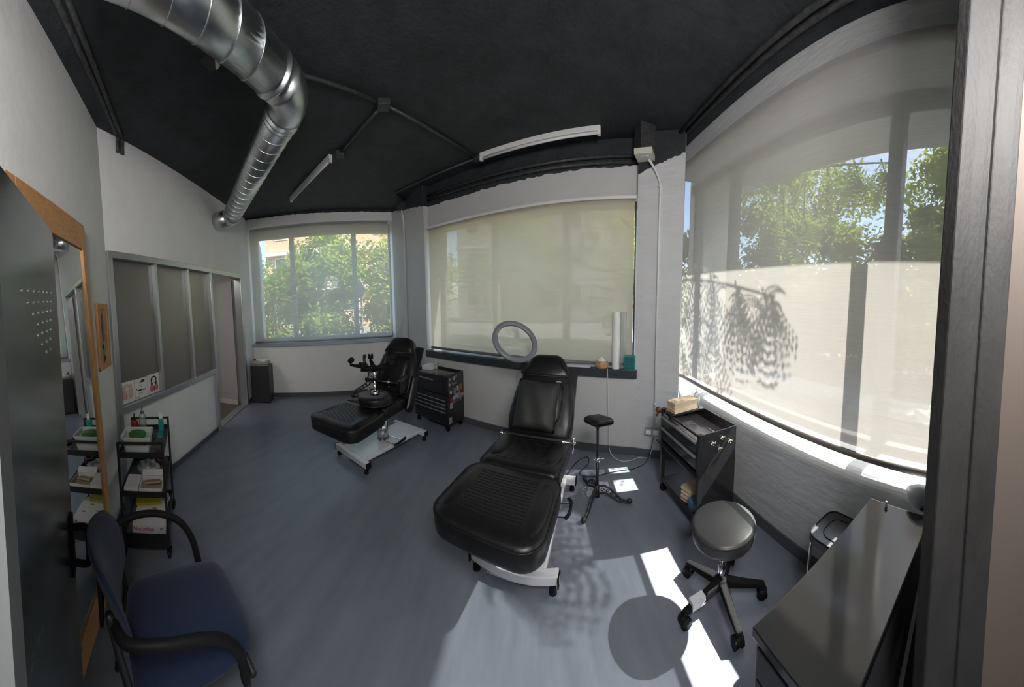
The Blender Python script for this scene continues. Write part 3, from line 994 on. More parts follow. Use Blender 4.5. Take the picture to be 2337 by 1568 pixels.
def stitches(w, y0, y1, n, z, m, parent):
    b = B()
    for k in range(n):
        y = y0 + (y1 - y0) * (k + .5) / n
        b.bb(-w / 2, w / 2, y - .0025, y + .0025, z - .003, z + .0015)
    return tag(b.obj('stitch_line', m, parent))
STITCH = mat('stitch_black', (0.006, 0.006, 0.007), 0.6)
def treatment_chair(loc, rz_top, rz_base, back_ang, label, base_off=(0, 0), curved=False, seat_z=.60, post_h=.3, armrest=True):
    t = thing('treatment_chair', label, 'treatment chair', loc)
    TM = Matrix.Rotation(rz_top, 4, 'Z')
    def put(o, M):
        o.matrix_basis = M
        return o
    # foot section
    MF = TM @ Matrix.Translation((0, -.27, seat_z - .005)) @ Matrix.Rotation(rad(3), 4, 'X') @ Matrix.Translation((0, -.245, 0))
    oF = put(pad(.61, .53, .13, .12).obj('leg_rest', VINYL, t, smooth=True), MF)
    s_ = stitches(.36, -.17, .17, 15, .0125, STITCH, oF)
    for sx in (-1, 1):
        B().sph((sx * .225, -.01, -.006), .062, (1, 3.3, .42), 20).obj('bolster', VINYL, oF, smooth=True)
    piping(rrect(.608, .528, .118, 6), -.018, .005).obj('piping', VINYL, oF, smooth=True)
    MS = TM @ Matrix.Translation((0, -.055, seat_z))
    oS = put(pad(.54, .43, .12, .05).obj('seat', VINYL, t, smooth=True), MS)
    stitches(.34, -.15, .15, 13, .0125, STITCH, oS)
    piping(rrect(.538, .428, .05, 6), -.018, .005).obj('piping', VINYL, oS, smooth=True)
    for sx in (-1, 1):
        B().sph((sx * .19, .02, .002), .075, (.9, 2.2, .35), 16).obj('bolster', VINYL, oS, smooth=True)
    # backrest: tapered outline
    bl = .66
    half = [(.24, .0), (.262, .10), (.262, .20), (.25, .34), (.235, .44), (.19, .53), (.155, .62), (.125, .66), (.09, .675)]
    pts = [(x, y) for x, y in half] + [(-x, y) for x, y in reversed(half)]
    MB = TM @ Matrix.Translation((0, .165, seat_z - .0)) @ Matrix.Rotation(back_ang, 4, 'X')
    oB = put(pad(0, 0, .11, taper=pts).obj('backrest', VINYL, t, smooth=True), MB)
    hr = [(.20, .475), (.175, .545), (.145, .625), (.115, .655), (.08, .668)]
    hp = [(x, y) for x, y in hr] + [(-x, y) for x, y in reversed(hr)]
    hd = pad(0, 0, .05, taper=hp)
    hd = hd.obj('headrest_pad', VINYL, oB, smooth=True); hd.location = (0, 0, .045)
    pw = [(.14, .09), (.17, .14), (.17, .38), (.15, .43)]
    pp = [(x, y) for x, y in pw] + [(-x, y) for x, y in reversed(pw)]
    pq = pad(0, 0, .04, taper=pp).obj('back_cushion', VINYL, oB, smooth=True); pq.location = (0, 0, .035)
    b = B(); b.bb(-.25, .25, .0, .60, -.135, -.105) ; b.bb(-.27, .27, -.01, .01, -.10, -.02)
    b.obj('backrest_frame', BLKMET, oB)
    # chrome hinge bar between seat and back
    b = B(TM); b.cyl((-.285, .175, seat_z - .022), (.285, .175, seat_z - .022), .005, seg=8)
    for sx in (-1, 1):
        b.cyl((sx * .285, .15, seat_z - .09), (sx * .285, .175, seat_z + .02), .007, seg=8); b.sph((sx * .295, .165, seat_z - .015), .012, seg=8)
    b.obj('hinge_bar', CHROME, t, smooth=True)
    if armrest:
        for sx in (1,):
            M_ = TM @ Matrix.Translation((sx * .315, .20, seat_z + .02)) @ Matrix.Rotation(rad(62), 4, 'X') @ Matrix.Rotation(rad(90), 4, 'Y')
            a_ = put(pad(.12, .40, .05, .03).obj('armrest', VINYL, t, smooth=True), M_)
    # under-frame
    b = B(TM); b.bb(-.19, .19, -.30, .17, seat_z - .165, seat_z - .125)
    b.bb(-.16, -.13, -.62, -.2, seat_z - .17, seat_z - .14); b.bb(.13, .16, -.62, -.2, seat_z - .17, seat_z - .14)
    b.obj('under_frame', BLKMET, t)
    # base
    BMx = Matrix.Translation((base_off[0], base_off[1], 0)) @ Matrix.Rotation(rz_base, 4, 'Z')
    b = B(BMx)
    b.prism([(-.19, -.42), (.19, -.42), (.19, .42), (-.19, .42)], .075, .115)
    pf_ = b.obj('base_plate', WHTMET, t, bevel=.008)
    for sy in (-1, 1):
        b = B(BMx)
        if curved and sy < 0:
            pr = [(-.03, -.027), (.03, -.027), (.03, .027), (-.03, .027)]
            pts_ = [(x, -.44 - .045 * (1 - (x / .27) ** 2) + .02, .085) for x in [-.27 + .054 * i for i in range(11)]]
            b.tube(pts_, .03, prof=pr, up=(0, 0, 1))
        else:
            b.bb(-.27, .27, sy * .44 - .03, sy * .44 + .03, .058, .112)
        lb = b.obj('foot_bar', WHTMET, t, bevel=.006)
        for sx in (-1, 1):
            B(BMx).cyl((sx * .235, sy * .44, 0), (sx * .235, sy * .44, .03), .024, .02, 14).cyl((sx * .235, sy * .44, .03), (sx * .235, sy * .44, .06), .008, seg=8).obj('rubber_foot', BLKPL, lb)
            B(BMx).bb(sx * .27 - .004, sx * .27 + .004, sy * .44 - .031, sy * .44 + .031, .057, .113).obj('end_cap', BLKPL, lb)
    b = B(BMx); b.cyl((0, 0, .11), (0, 0, .32), .068, .055, 28); b.cyl((0, 0, .30), (0, 0, seat_z - .15), .040, .036, 24); b.cyl((0, 0, .11), (0, 0, .125), .075, .07, 28)
    b.obj('hydraulic_column', mat('satin_chrome', (.72, .72, .74), .22, 1.0), t, smooth=True)
    b = B(BMx); b.cyl((.04, -.06, .13), (.27, -.06, .15), .006, seg=8); b.cyl((.04, .06, .13), (.27, .06, .16), .006, seg=8)
    pd = b.obj('pedal_arm', CHROME, t)
    B(BMx).tube(smoothp([(.25, -.07, .145), (.275, -.03, .16), (.275, .06, .175), (.25, .10, .165)], 5), .013, 8).obj('foot_pedal', BLKPL, pd, smooth=True)
    return t
near = treatment_chair((.115, 1.96, 0), rad(-22), rad(-19), rad(55), 'black reclining treatment chair nearest the viewer, with a square cushion on it', curved=True, base_off=(.02, .02), armrest=False)
far = treatment_chair((-1.40, 2.74, 0), rad(-11), rad(-21.7), rad(60), 'black reclining treatment chair near the left window, with an upturned stool on it', base_off=(-.02, .08), seat_z=.62)

# loose cushion against the near chair's backrest
t = thing('square_cushion', 'matt black square cushion leaning on the near chair backrest', 'cushion', (.115, 1.96, 0))
b = B()
N = 14
g_ = [[None] * (N + 1) for _ in range(N + 1)]
for side in (1, -1):
    for i in range(N + 1):
        for j in range(N + 1):
            u, v = -1 + 2 * i / N, -1 + 2 * j / N
            hgt = ((1 - u ** 4) * (1 - v ** 4)) ** .5 * .045
            pin = 1 - .05 * (u * u * (1 - v * v) + v * v * (1 - u * u))
            g_[i][j] = b.bm.verts.new((u * .172 * pin * (1 + .04 * (1 - v * v) * 0), v * .195 * pin, side * hgt + .004 * math.sin(7 * u + 3 * v)))
    for i in range(N):
        for j in range(N):
            b.bm.faces.new((g_[i][j], g_[i + 1][j], g_[i + 1][j + 1], g_[i][j + 1]))
bmesh.ops.remove_doubles(b.bm, verts=b.bm.verts, dist=.0005)
o = b.obj('cushion_cover', CUSH, t, smooth=True)
o.matrix_basis = Matrix.Rotation(rad(-22), 4, 'Z') @ Matrix.Translation((-.015, .165, .60)) @ Matrix.Rotation(rad(55), 4, 'X') @ Matrix.Translation((0, .215, .095))
b = B(); b.bb(-.02, .02, -.001, .001, -.014, .014)
o2 = b.obj('white_patch', PAPER, t); o2.matrix_basis = o.matrix_basis @ Matrix.Translation((.16, .185, .02))  # small white patch at the cushion's upper corner

# ================================================================== STOOLS
def stool(loc, rz, label, flip=False, ht=.46, rot=None):
    t = thing('wheeled_stool', label, 'stool', loc, rz, None, rot)
    b = B(); r = .174
    b.lathe([(0, ht - .09), (.12, ht - .092), (r - .02, ht - .088), (r - .004, ht - .075), (r, ht - .06), (r, ht - .022), (r - .004, ht - .010), (r - .018, ht - .001), (0, ht + .004)], 48)
    se = b.obj('seat', VINYL if flip else VINYLG, t, smooth=True)
    B().lathe([(r - .003, ht - .022), (r + .003, ht - .017), (r - .003, ht - .012)], 48).obj('piping', VINYLG, se, smooth=True)
    b = B(); b.cyl((0, 0, .10), (0, 0, .25), .024, seg=20); b.cyl((0, 0, .24), (0, 0, ht - .085), .014, seg=16); b.cyl((0, 0, ht - .13), (0, 0, ht - .088), .030, .05, 20)
    b.obj('gas_column', CHROME, t, smooth=True)
    B().cyl((.03, .0, ht - .12), (.10, .02, ht - .12), .005, seg=8).obj('height_lever', BLKPL, t)
    B().lathe([(0, .085), (.04, .085), (.046, .10), (.04, .128), (.026, .14), (0, .14)], 20).obj('hub', BLKMATT, t, smooth=True)
    for k in range(5):
        a = rad(33 + 72 * k)
        M_ = Matrix.Rotation(a, 4, 'Z')
        b = B(M_)
        pr = lambda w, h: [(-w, -h), (w, -h), (w * .8, h), (-w * .8, h)]
        A = [Vector((.03, y, z)) for y, z in ((-.026, .088), (.026, .088), (.022, .13), (-.022, .13))]
        E_ = [Vector((.245, y, z)) for y, z in ((-.016, .062), (.016, .062), (.014, .085), (-.014, .085))]
        va = [b.bm.verts.new(b.M @ p) for p in A]; ve = [b.bm.verts.new(b.M @ p) for p in E_]
        b.bm.faces.new(va); b.bm.faces.new(ve)
        for q in range(4):
            b.bm.faces.new((va[q], va[(q + 1) % 4], ve[(q + 1) % 4], ve[q]))
        lg = b.obj('leg', BLKMATT, t, bevel=.007)
        b = B(M_)
        for sy in (-1, 1):
            b.cyl((.232, sy * .010, .028), (.232, sy * .026, .028), .028, seg=20)
        b.cyl((.238, 0, .04), (.238, 0, .07), .008, seg=8)
        b.sph((.236, 0, .038), .024, (1.1, .9, .9), 12)
        b.obj('caster', BLKPL, lg, smooth=True)
        if k == 2 and not flip:
            B(M_).bb(.12, .20, -.0205, .0205, .072, .114).obj('tape_label', WHTMET, lg)
    return t
stool((1.045, 1.08, 0), 0, 'round grey-black stool on five casters standing in the sun patch')
stool((-1.33, 2.50, .625 + .475), 0, 'round black stool turned upside down on the far treatment chair', flip=True, rot=(PI, 0, rad(15)))

# ================================================================== ARM-REST STANDS with ornate iron legs
def iron_leg(b, a):
    """scrolled cast-iron leg running outwards in the xz plane"""
    M_ = Matrix.Rotation(a, 4, 'Z')
    up_ = smoothp([(.0, 0, .115), (.07, 0, .125), (.14, 0, .085), (.20, 0, .035), (.26, 0, .025)], 6)
    lo_ = smoothp([(.0, 0, .045), (.06, 0, .07), (.12, 0, .045), (.18, 0, .012), (.25, 0, .006)], 6)
    M0 = b.M
    b.M = M0 @ M_
    b.tube(up_, .008, 8); b.tube(lo_, .008, 8)
    for (x, z, r_) in ((.045, .093, .017), (.085, .088, .014), (.12, .068, .013), (.155, .046, .011), (.19, .026, .007)):
        b.tube([(x + r_ * math.cos(q) * (1 - .06 * i), 0, z + r_ * math.sin(q) * (1 - .06 * i)) for i, q in enumerate([k * .6 for k in range(11)])], .0042, 6)
    b.sph((.268, 0, .024), .022, (1.1, .9, 1), 12)
    b.M = M0
def arm_stand(loc, label, angs, rot=None, padrot=0, ph=.70, padsize=(.16, .30)):
    t = thing('armrest_stand', label, 'armrest stand', loc, 0, None, rot)
    for a in angs:
        b = B(); iron_leg(b, a); b.obj('leg', IRON, t, smooth=True)
    b = B(); b.cyl((0, 0, .04), (0, 0, .34), .013, seg=14); b.cyl((0, 0, .03), (0, 0, .13), .022, .017, 14); b.obj('lower_tube', BLKMET, t, smooth=True)
    b = B(); b.cyl((0, 0, .34), (0, 0, ph), .010, seg=14); b.obj('upper_tube', BLKMET, t, smooth=True)
    b = B(); b.cyl((0, 0, .325), (0, 0, .36), .019, seg=14); b.cyl((0, 0, .343), (.045, 0, .343), .004, seg=6); b.sph((.05, 0, .343), .009, seg=8); b.cyl((0, 0, .343), (-.04, 0, .35), .003, seg=6); b.obj('clamp_knob', CHROME, t, smooth=True)
    o = pad(padsize[0], padsize[1], .055, .03).obj('arm_pad', VINYL, t, smooth=True)
    o.matrix_basis = Matrix.Translation((0, 0, ph + .055)) @ Matrix.Rotation(padrot, 4, 'Z') @ Matrix.Rotation(rad(-14), 4, 'X')
    B().cyl((0, 0, ph - .03), (0, 0, ph + .01), .02, .04, 14).obj('swivel', BLKMET, t)
    return t
st = arm_stand((.675, 2.15, 0), 'armrest stand with black pad and scrolled iron legs beside the near chair', [math.atan2(-.283, -.224), math.atan2(-.135, .245), math.atan2(.26, -.035)], padrot=rad(6), ph=.645)
arm_stand((-1.66, 2.86, .765), 'armrest stand with scrolled iron legs lying on the far treatment chair', [rad(180), rad(-62), rad(62)], rot=(0, rad(90), rad(-8)), padrot=0, ph=.5)

# ================================================================== RING LIGHT
t = thing('ring_light', 'grey ring lamp on a stand behind the near treatment chair', 'ring lamp', (.075, 2.80, 0))
M_ = Matrix.Translation((-.045, 0, 1.235)) @ Vector((.36, -.70, .62)).to_track_quat('Z', 'Y').to_matrix().to_4x4()
b = B(M_)
pr = [(.0, -.012), (.006, -.016), (.044, -.016), (.05, -.010), (.05, .012), (0, .012)]
ring = []
for k in range(64):
    a = 2 * PI * k / 64
    ring.append([b.bm.verts.new(M_ @ Vector(((.185 + u) * math.cos(a), (.185 + u) * math.sin(a), v))) for u, v in pr])
for k in range(64):
    for j in range(len(pr)):
        b.bm.faces.new((ring[k][j], ring[k][(j + 1) % len(pr)], ring[(k + 1) % 64][(j + 1) % len(pr)], ring[(k + 1) % 64][j]))
b.obj('light_ring', RINGW, t, smooth=True)
b = B(); b.cyl((.035, -.02, .10), (.035, -.02, .98), .009, seg=12); b.obj('stand_pole', BLKMET, t, smooth=True)
b = B(); b.box((.035, -.02, .99), (.04, .03, .06)); b.cyl((.035, -.02, 1.0), (.045, -.03, 1.045), .01, seg=10); b.cyl((.01, -.02, .93), (.06, -.02, .93), .012, seg=10); b.obj('bracket', BLKPL, t)
for k in range(3):
    a = k * 2.09 + .4
    B().cyl((.035, -.02, .30), (.035 + .27 * math.cos(a), -.02 + .27 * math.sin(a), .012), .008, seg=8).sph((.035 + .27 * math.cos(a), -.02 + .27 * math.sin(a), .012), .012, seg=8).obj('leg', BLKMET, t)
B().cyl((.035, -.02, .08), (.035, -.02, .32), .013, seg=10).obj('leg_collar', BLKPL, t)

# ================================================================== TOOL CABINET (far) with stickers
def caster(b, x, y, r=.03, h=.075):
    b.cyl((x, y - .010, r), (x, y + .010, r), r, seg=18)
    b.bb(x - .004, x + .016, y - .016, y - .012, r, h); b.bb(x - .004, x + .016, y + .012, y + .016, r, h)
    b.cyl((x, y, h - .012), (x, y, h), .018, seg=10)
TB = Matrix.Translation((-.985, 3.655, 0)) @ Matrix.Rotation(rad(-29.5), 4, 'Z')
t = thing('tool_cabinet', 'black rolling tool cabinet covered in stickers behind the far treatment chair', 'tool cabinet', (-.985, 3.655, 0), rad(-29.5))
w_, d_ = .62, .31
B().bb(-w_ / 2, w_ / 2, -d_ / 2, d_ / 2, .085, .455).obj('lower_chest', BLKMET, t, bevel=.004)
b = B(); b.bb(-w_ / 2, w_ / 2, -d_ / 2 + .01, d_ / 2, .46, .70)
b.bb(-w_ / 2, w_ / 2, d_ / 2 - .012, d_ / 2, .70, .725); b.bb(-w_ / 2, -w_ / 2 + .012, -d_ / 2, d_ / 2, .70, .725); b.bb(w_ / 2 - .012, w_ / 2, -d_ / 2, d_ / 2, .70, .725)
b.obj('upper_chest', BLKGLS, t, bevel=.004)
for k, (z0, z1) in enumerate(((.36, .405), (.31, .355), (.26, .305), (.205, .255))):
    dr = B().bb(-w_ / 2 + .03, w_ / 2 - .03, -d_ / 2 - .012, -d_ / 2, z0, z1).obj('drawer', BLKGLS, t, bevel=.002)
    B().bb(-w_ / 2 + .03, w_ / 2 - .03, -d_ / 2 - .020, -d_ / 2 - .010, z1 - .010, z1 - .001).obj('drawer_handle', ALU, dr)
B().bb(-w_ / 2 + .03, w_ / 2 - .03, -d_ / 2 - .012, -d_ / 2, .10, .195).obj('drawer', BLKGLS, t, bevel=.002)
dr = B().bb(-w_ / 2 + .03, w_ / 2 - .09, -d_ / 2 - .004, -d_ / 2 + .008, .50, .685).obj('drawer', BLKGLS, t, bevel=.002)
B().bb(-.20, .06, -d_ / 2 - .016, -d_ / 2, .625, .640).obj('drawer_handle', ALU, dr)
B().cyl((-.06, -d_ / 2 - .012, .43), (-.06, -d_ / 2, .43), .008, seg=10).obj('lock', CHROME, t)
for sx in (-1, 1):
    for sy in (-1, 1):
        b = B(); caster(b, sx * (w_ / 2 - .04), sy * (d_ / 2 - .03), .032, .088); b.obj('caster', BLKPL, t)
stk = [(-.115, .665, .025, .03, 'w'), (-.03, .665, .03, .05, 'w'), (.01, .685, .03, .035, 'g'), (-.12, .60, .034, .04, 'c'), (-.03, .60, .09, .018, 'g'), (-.10, .50, .044, .05, 'c'), (-.02, .50, .055, .085, 'g'),
       (.035, .525, .035, .06, 'w'), (.09, .53, .05, .075, 'o'), (.06, .47, .05, .05, 'r'), (-.095, .395, .045, .05, 'r'), (-.045, .42, .04, .05, 'w'), (-.005, .43, .045, .06, 'w'), (.045, .43, .05, .09, 'b'), (.095, .42, .03, .07, 'b'),
       (-.10, .33, .045, .07, 'w'), (-.045, .375, .04, .05, 'g'), (.02, .37, .03, .035, 'p'), (.125, .425, .05, .05, 'O'), (-.12, .15, .045, .075, 'w'), (.075, .375, .02, .05, 'b')]
SC = {'w': (.6, .6, .58), 'g': (.3, .3, .31), 'c': (.62, .6, .55), 'o': (.45, .22, .08), 'r': (.35, .07, .06), 'b': (.35, .38, .48), 'p': (.55, .12, .13), 'O': (.8, .32, .04)}
SM = {k: mat('sticker_' + {'w': 'white', 'g': 'grey', 'c': 'cream', 'o': 'brown', 'r': 'dark_red', 'b': 'lilac', 'p': 'red', 'O': 'orange'}[k], tuple(c * .8 for c in v), .5, var=.5, vscale=60, col2=tuple(c * .25 for c in v)) for k, v in SC.items()}
xs = w_ / 2
for i, (y, z, sy, sz, k) in enumerate(stk):
    b = B()
    e = .0004 * i + .0012
    if k in 'cOp':
        b.cyl((xs, y, z), (xs + e, y, z), sy / 2, seg=20)
    else:
        b.bb(xs, xs + e, y - sy / 2, y + sy / 2, z - sz / 2, z + sz / 2)
    b.obj('sticker', SM[k], t)
def squeeze_bottle(loc, label, h=.16, r=.032, body=CLEARP, cap=WHITEP, name='squeeze_bottle'):
    t = thing(name, label, 'bottle', loc)
    B().lathe([(0, 0), (r * .9, 0), (r, .008), (r, h * .62), (r * .8, h * .72), (r * .4, h * .78), (r * .4, h * .8), (0, h * .8)], 20).obj('body', body, t, smooth=True)
    B().lathe([(0, h * .78), (r * .5, h * .78), (r * .5, h * .86), (r * .2, h * .9), (r * .12, h * 1.12), (0, h * 1.12)], 14).obj('nozzle', cap, t, smooth=True)
    return t
p = TB @ Vector((-.10, .06, .7))
squeeze_bottle((p.x, p.y, .7), 'small clear bottle on top of the stickered tool cabinet', .14, .026)
p = TB @ Vector((-.21, .05, .7))
o = B().bb(-.07, .07, -.09, .09, 0, .035).bb(-.065, .06, -.085, .09, .036, .055).obj('paper_stack', PAPER); o.location = (p.x, p.y, .7); o.rotation_euler.z = rad(-20); tag(o, 'stack of pale paper on the stickered tool cabinet, behind the chair backrest', 'paper')

# ================================================================== TOOL CART (right)
KR = Matrix.Translation((1.375, 1.775, 0)) @ Matrix.Rotation(rad(-3), 4, 'Z')
t = thing('tool_cart', 'black tool cart with two drawers beside the sunlit blind', 'tool cart', (1.375, 1.775, 0), rad(-3))
x0, x1, y0, y1 = -.165, .165, -.285, .285       # front faces -x, near end is -y
b = B(); b.bb(x0, x1, y0, y0 + .008, .10, .725); b.obj('side_panel', BLKGLS, t, bevel=.002)
b = B(); b.bb(x0, x1, y1 - .008, y1, .44, .725); b.bb(x1 - .008, x1, y0, y1, .44, .725)
b.bb(x0, x0 + .012, y0, y1, .70, .715); b.bb(x0 + .01, x1, y0 + .005, y1 - .005, .43, .44)
b.obj('drawer_case', BLKGLS, t, bevel=.002)
B().bb(x0 + .01, x1 - .01, y0 + .01, y1 - .01, .630, .640).obj('tray_floor', mat('tray_liner', (.13, .12, .135), .18, coat=.4), t)
for sy in (-1, 1):
    B().bb(x0 - .01, x0 + .022, sy * .275 - .015, sy * .275 + .015, .09, .73).obj('corner_post', BLKMET, t)
B().bb(x1 - .02, x1, y1 - .03, y1, .09, .45).obj('corner_post', BLKMET, t)
for z0, z1 in ((.585, .675), (.475, .575)):
    dr = B().bb(x0 - .014, x0, y0 + .03, y1 - .03, z0, z1).obj('drawer', BLKGLS, t, bevel=.002)
    B().bb(x0 - .026, x0 - .012, y0 + .03, y1 - .03, z1 - .014, z1).obj('drawer_handle', ALU, dr)
B().bb(x0 - .03, x0 + .02, y0 + .01, y1 + .05, .425, .437).obj('push_shelf', BLKMET, t)
b = B(); b.bb(x0, x1, y0, y1, .095, .11); b.bb(x0 - .004, x0, y0, y1, .095, .135); b.obj('bottom_shelf', BLKMET, t)
B().bb(x0 - .0165, x0 - .014, y1 - .13, y1 - .045, .685, .703).obj('name_plate', mat('plate_grey', (.25, .25, .25), .4), t)
for sx in (-1, 1):
    for sy in (-1, 1):
        b = B(); caster(b, sx * .145, sy * .265, .036, .095); b.obj('caster', BLKPL, t)
b = B(); b.cyl((x0 - .02, y1, .70), (x0 - .02, y1 + .05, .70), .012, seg=10); b.cyl((x0 - .02, y1 + .02, .70), (x0 - .02, y1 + .05, .70), .026, seg=16); b.sph((x0 - .03, y1 + .045, .655), .014, seg=10); b.obj('side_knob', BROWN, t, smooth=True)
for (hx, hz) in ((-.065, .655), (.02, .675), (.095, .63), (.0, .60)):
    hk = thing('clip_hook', '', 'hook') if False else None
    b = B(Matrix.Translation((hx, y0 - .012, hz)))
    b.cyl((0, .012, 0), (0, 0, 0), .008, seg=10); b.sph((0, 0, 0), .008, seg=8)
    for a in (20, 160, 200, 340, 270):
        b.cyl((0, 0, 0), (.019 * math.cos(rad(a)), -.006, .014 * math.sin(rad(a))), .0022, .0016, 6)
        b.sph((.019 * math.cos(rad(a)), -.006, .014 * math.sin(rad(a))), .0034, seg=6)
    b.obj('brass_hook', BRASS, t, smooth=True)
def towels(M, sx, sy, h, label, n=16):
    b = B(M)
    for k in range(n):
        z = h * k / n
        j = .004 * math.sin(k * 1.3)
        sag = .012 * math.sin(PI * k / n)
        b.bb(-sx / 2 + j + sag * .4, sx / 2 + j - sag * .4, -sy / 2 + sag, sy / 2 - sag * .3, z, z + h / n * .93)
    o = b.obj('paper_towel_stack', KRAFT, bevel=.002)
    tag(o, label, 'paper towels')
    return o
towels(KR @ Matrix.Translation((-.02, .20, .725)) @ Matrix.Rotation(rad(8), 4, 'Z') @ Matrix.Translation((0, 0, 0)), .25, .12, .085, 'cream stack of folded paper towels on top of the black tool cart')
# ledge the towels rest on
B().bb(x0, x1, .13, y1, .712, .724).obj('back_ledge', BLKGLS, t)
p = KR @ Vector((.135, .215, .725)); squeeze_bottle((p.x, p.y, .725), 'clear squeeze bottle behind the paper towels on the tool cart', .15, .028)
towels(KR @ Matrix.Translation((-.02, -.055, .11)) @ Matrix.Rotation(rad(12), 4, 'Z'), .24, .12, .11, 'paper towel stack on the bottom shelf of the tool cart')
o = B(KR @ Matrix.Translation((-.10, -.16, .11))).bb(-.05, .05, -.035, .035, 0, .075).obj('blue_packet', BLUEP, bevel=.006); tag(o, 'blue packet on the bottom shelf of the tool cart', 'packet')
o = B(KR @ Matrix.Translation((-.09, -.232, .11))).bb(-.05, .05, -.03, .03, 0, .065).obj('white_box', CARTON, bevel=.003); tag(o, 'small white box at the near end of the tool cart bottom shelf', 'box')

# ================================================================== TROLLEY (left) by the mirror
TRM = Matrix.Translation((-2.115, .575, 0)) @ Matrix.Rotation(math.atan2(.434, -.901), 4, 'Z')   # x runs away from viewer
t = thing('metal_trolley', 'black three-tier metal trolley full of supplies next to the mirror', 'trolley', (-2.115, .575, 0), math.atan2(.434, -.901))
hx, hy = .245, .155
for sx in (-1, 1):
    for sy in (-1, 1):
        B().bb(sx * hx - .008, sx * hx + .008, sy * hy - .008, sy * hy + .008, .07, .785).obj('post', BLKMET, t)
    B().bb(sx * (hx - .006) - .006, sx * (hx - .006) + .006, -hy, hy, .772, .787).obj('top_strip', BLKMET, t)
MESHM = mat('perforated_steel', (.10, .10, .105), .5, var=.8, vscale=220)
for z in (.68, .41, .12):
    b = B(); b.bb(-hx, hx, -hy, hy, z, z + .004)
    s_ = b.obj('shelf', MESHM, t)
    b = B(); b.bb(-hx, hx, -hy - .003, -hy + .003, z, z + .04); b.bb(-hx, hx, hy - .003, hy + .003, z, z + .04); b.bb(-hx - .003, -hx + .003, -hy, hy, z, z + .04); b.bb(hx - .003, hx + .003, -hy, hy, z, z + .04)
    b.obj('shelf_edge', BLKMET, s_)
B().bb(-hx - .002, -hx + .002, -hy, hy, .06, .13).obj('kick_panel', BLKMET, t)
for sx in (-1, 1):
    for sy in (-1, 1):
        b = B(); caster(b, sx * hx, sy * hy, .024, .07); b.obj('caster', BLKPL, t)
# local y of this frame points towards the wall on one side; rail side towards room is -y
def onT(x, y, z): return TRM @ Vector((x, y, z))
RZT = math.atan2(.434, -.901)
def tub(x, y, label):
    t = thing('plastic_tub', label, 'tub', onT(x, y, .685), RZT)
    b = B()
    outer = [(w, z) for w, z in ((.060, 0), (.068, .11))]
    for k, (w0, w1, z0, z1) in enumerate(((.150, .178, 0, .105), (.188, .193, .105, .125))):
        a0 = rrect(w0, w0 * 1.12, .025, 4); a1 = rrect(w1, w1 * 1.12, .025, 4)
        va = [b.bm.verts.new((x_, y_, z0)) for x_, y_ in a0]; vb = [b.bm.verts.new((x_, y_, z1)) for x_, y_ in a1]
        for i in range(len(va)):
            b.bm.faces.new((va[i], va[(i + 1) % len(va)], vb[(i + 1) % len(vb)], vb[i]))
        if k == 0: b.bm.faces.new(va)
    a2 = rrect(.168, .188, .022, 4)
    b.prism(a2, .085, .09)
    a1 = rrect(.193, .216, .025, 4); a3 = rrect(.174, .195, .022, 4)
    va = [b.bm.verts.new((x_, y_, .125)) for x_, y_ in a1]; vb = [b.bm.verts.new((x_, y_, .120)) for x_, y_ in a3]; vc = [b.bm.verts.new((x_, y_, .09)) for x_, y_ in a3]
    for i in range(len(va)):
        b.bm.faces.new((va[i], va[(i + 1) % len(va)], vb[(i + 1) % len(vb)], vb[i])); b.bm.faces.new((vb[i], vb[(i + 1) % len(vb)], vc[(i + 1) % len(vb)], vc[i]))
    b.obj('body', TUBW, t, smooth=False)
    B().lathe([(0, .105), (.062, .105), (.064, .112), (.060, .121), (0, .121)], 28, (0.0, 0, 0)).obj('round_lid', GREEN, t, smooth=True)
    return t
tub(-.125, .035, 'square translucent tub with round green lid on the trolley top')
p = onT(.15, .112, .684); squeeze_bottle(p, 'red squeeze bottle with black nozzle on the trolley top', .15, .033, RED, BLKPL, 'squeeze_bottle')
p = onT(.208, .055, .684); squeeze_bottle(p, 'clear spray bottle with grey cap beside the red bottle', .19, .032, CLEARP, mat('grey_cap', (.12, .12, .12), .5), 'spray_bottle')
t = thing('teal_case', 'long teal plastic case standing up at the far end of the trolley top', 'case', onT(.15, -.10, .684), RZT)
B().bb(-.09, .07, -.022, .022, 0, .012).bb(.045, .075, -.022, .022, 0, .10).obj('case', TEAL, t, bevel=.004)
B().bb(.05, .068, -.015, .015, .1, .15).obj('white_insert', PAPER, t, bevel=.004)
t = thing('scissors', 'dark blue scissors lying on the trolley mesh top', 'scissors', onT(.04, -.04, .686), RZT + .4)
for s_ in (-1, 1):
    b = B(); b.tube([(-.02 + .012 * math.cos(q), s_ * .015 + .010 * math.sin(q), .004) for q in [k * .52 for k in range(12)]], .003, 6, closed=True); b.obj('handle', mat('navy_plastic', (.02, .03, .09), .4), t)
    B().prism([(-.008, s_ * .008), (0, s_ * .012), (.05, -s_ * .004), (.0, s_ * .002)], .003, .005).obj('blade', CHROME, t)
def tape(x, y, z, label, r=.03, h=.02):
    o = B().lathe([(r * .55, 0), (r, 0), (r, h), (r * .55, h), (r * .55, 0)], 24).obj('tape_roll', BROWN, smooth=False); o.location = onT(x, y, z); tag(o, label, 'tape'); return o
tape(-.20, -.115, .685, 'brown roll at the near corner of the trolley top', .022, .03)
t_ = tape(.12, -.10, .455, 'brown tape roll at the far end of the middle trolley shelf', .045, .04)
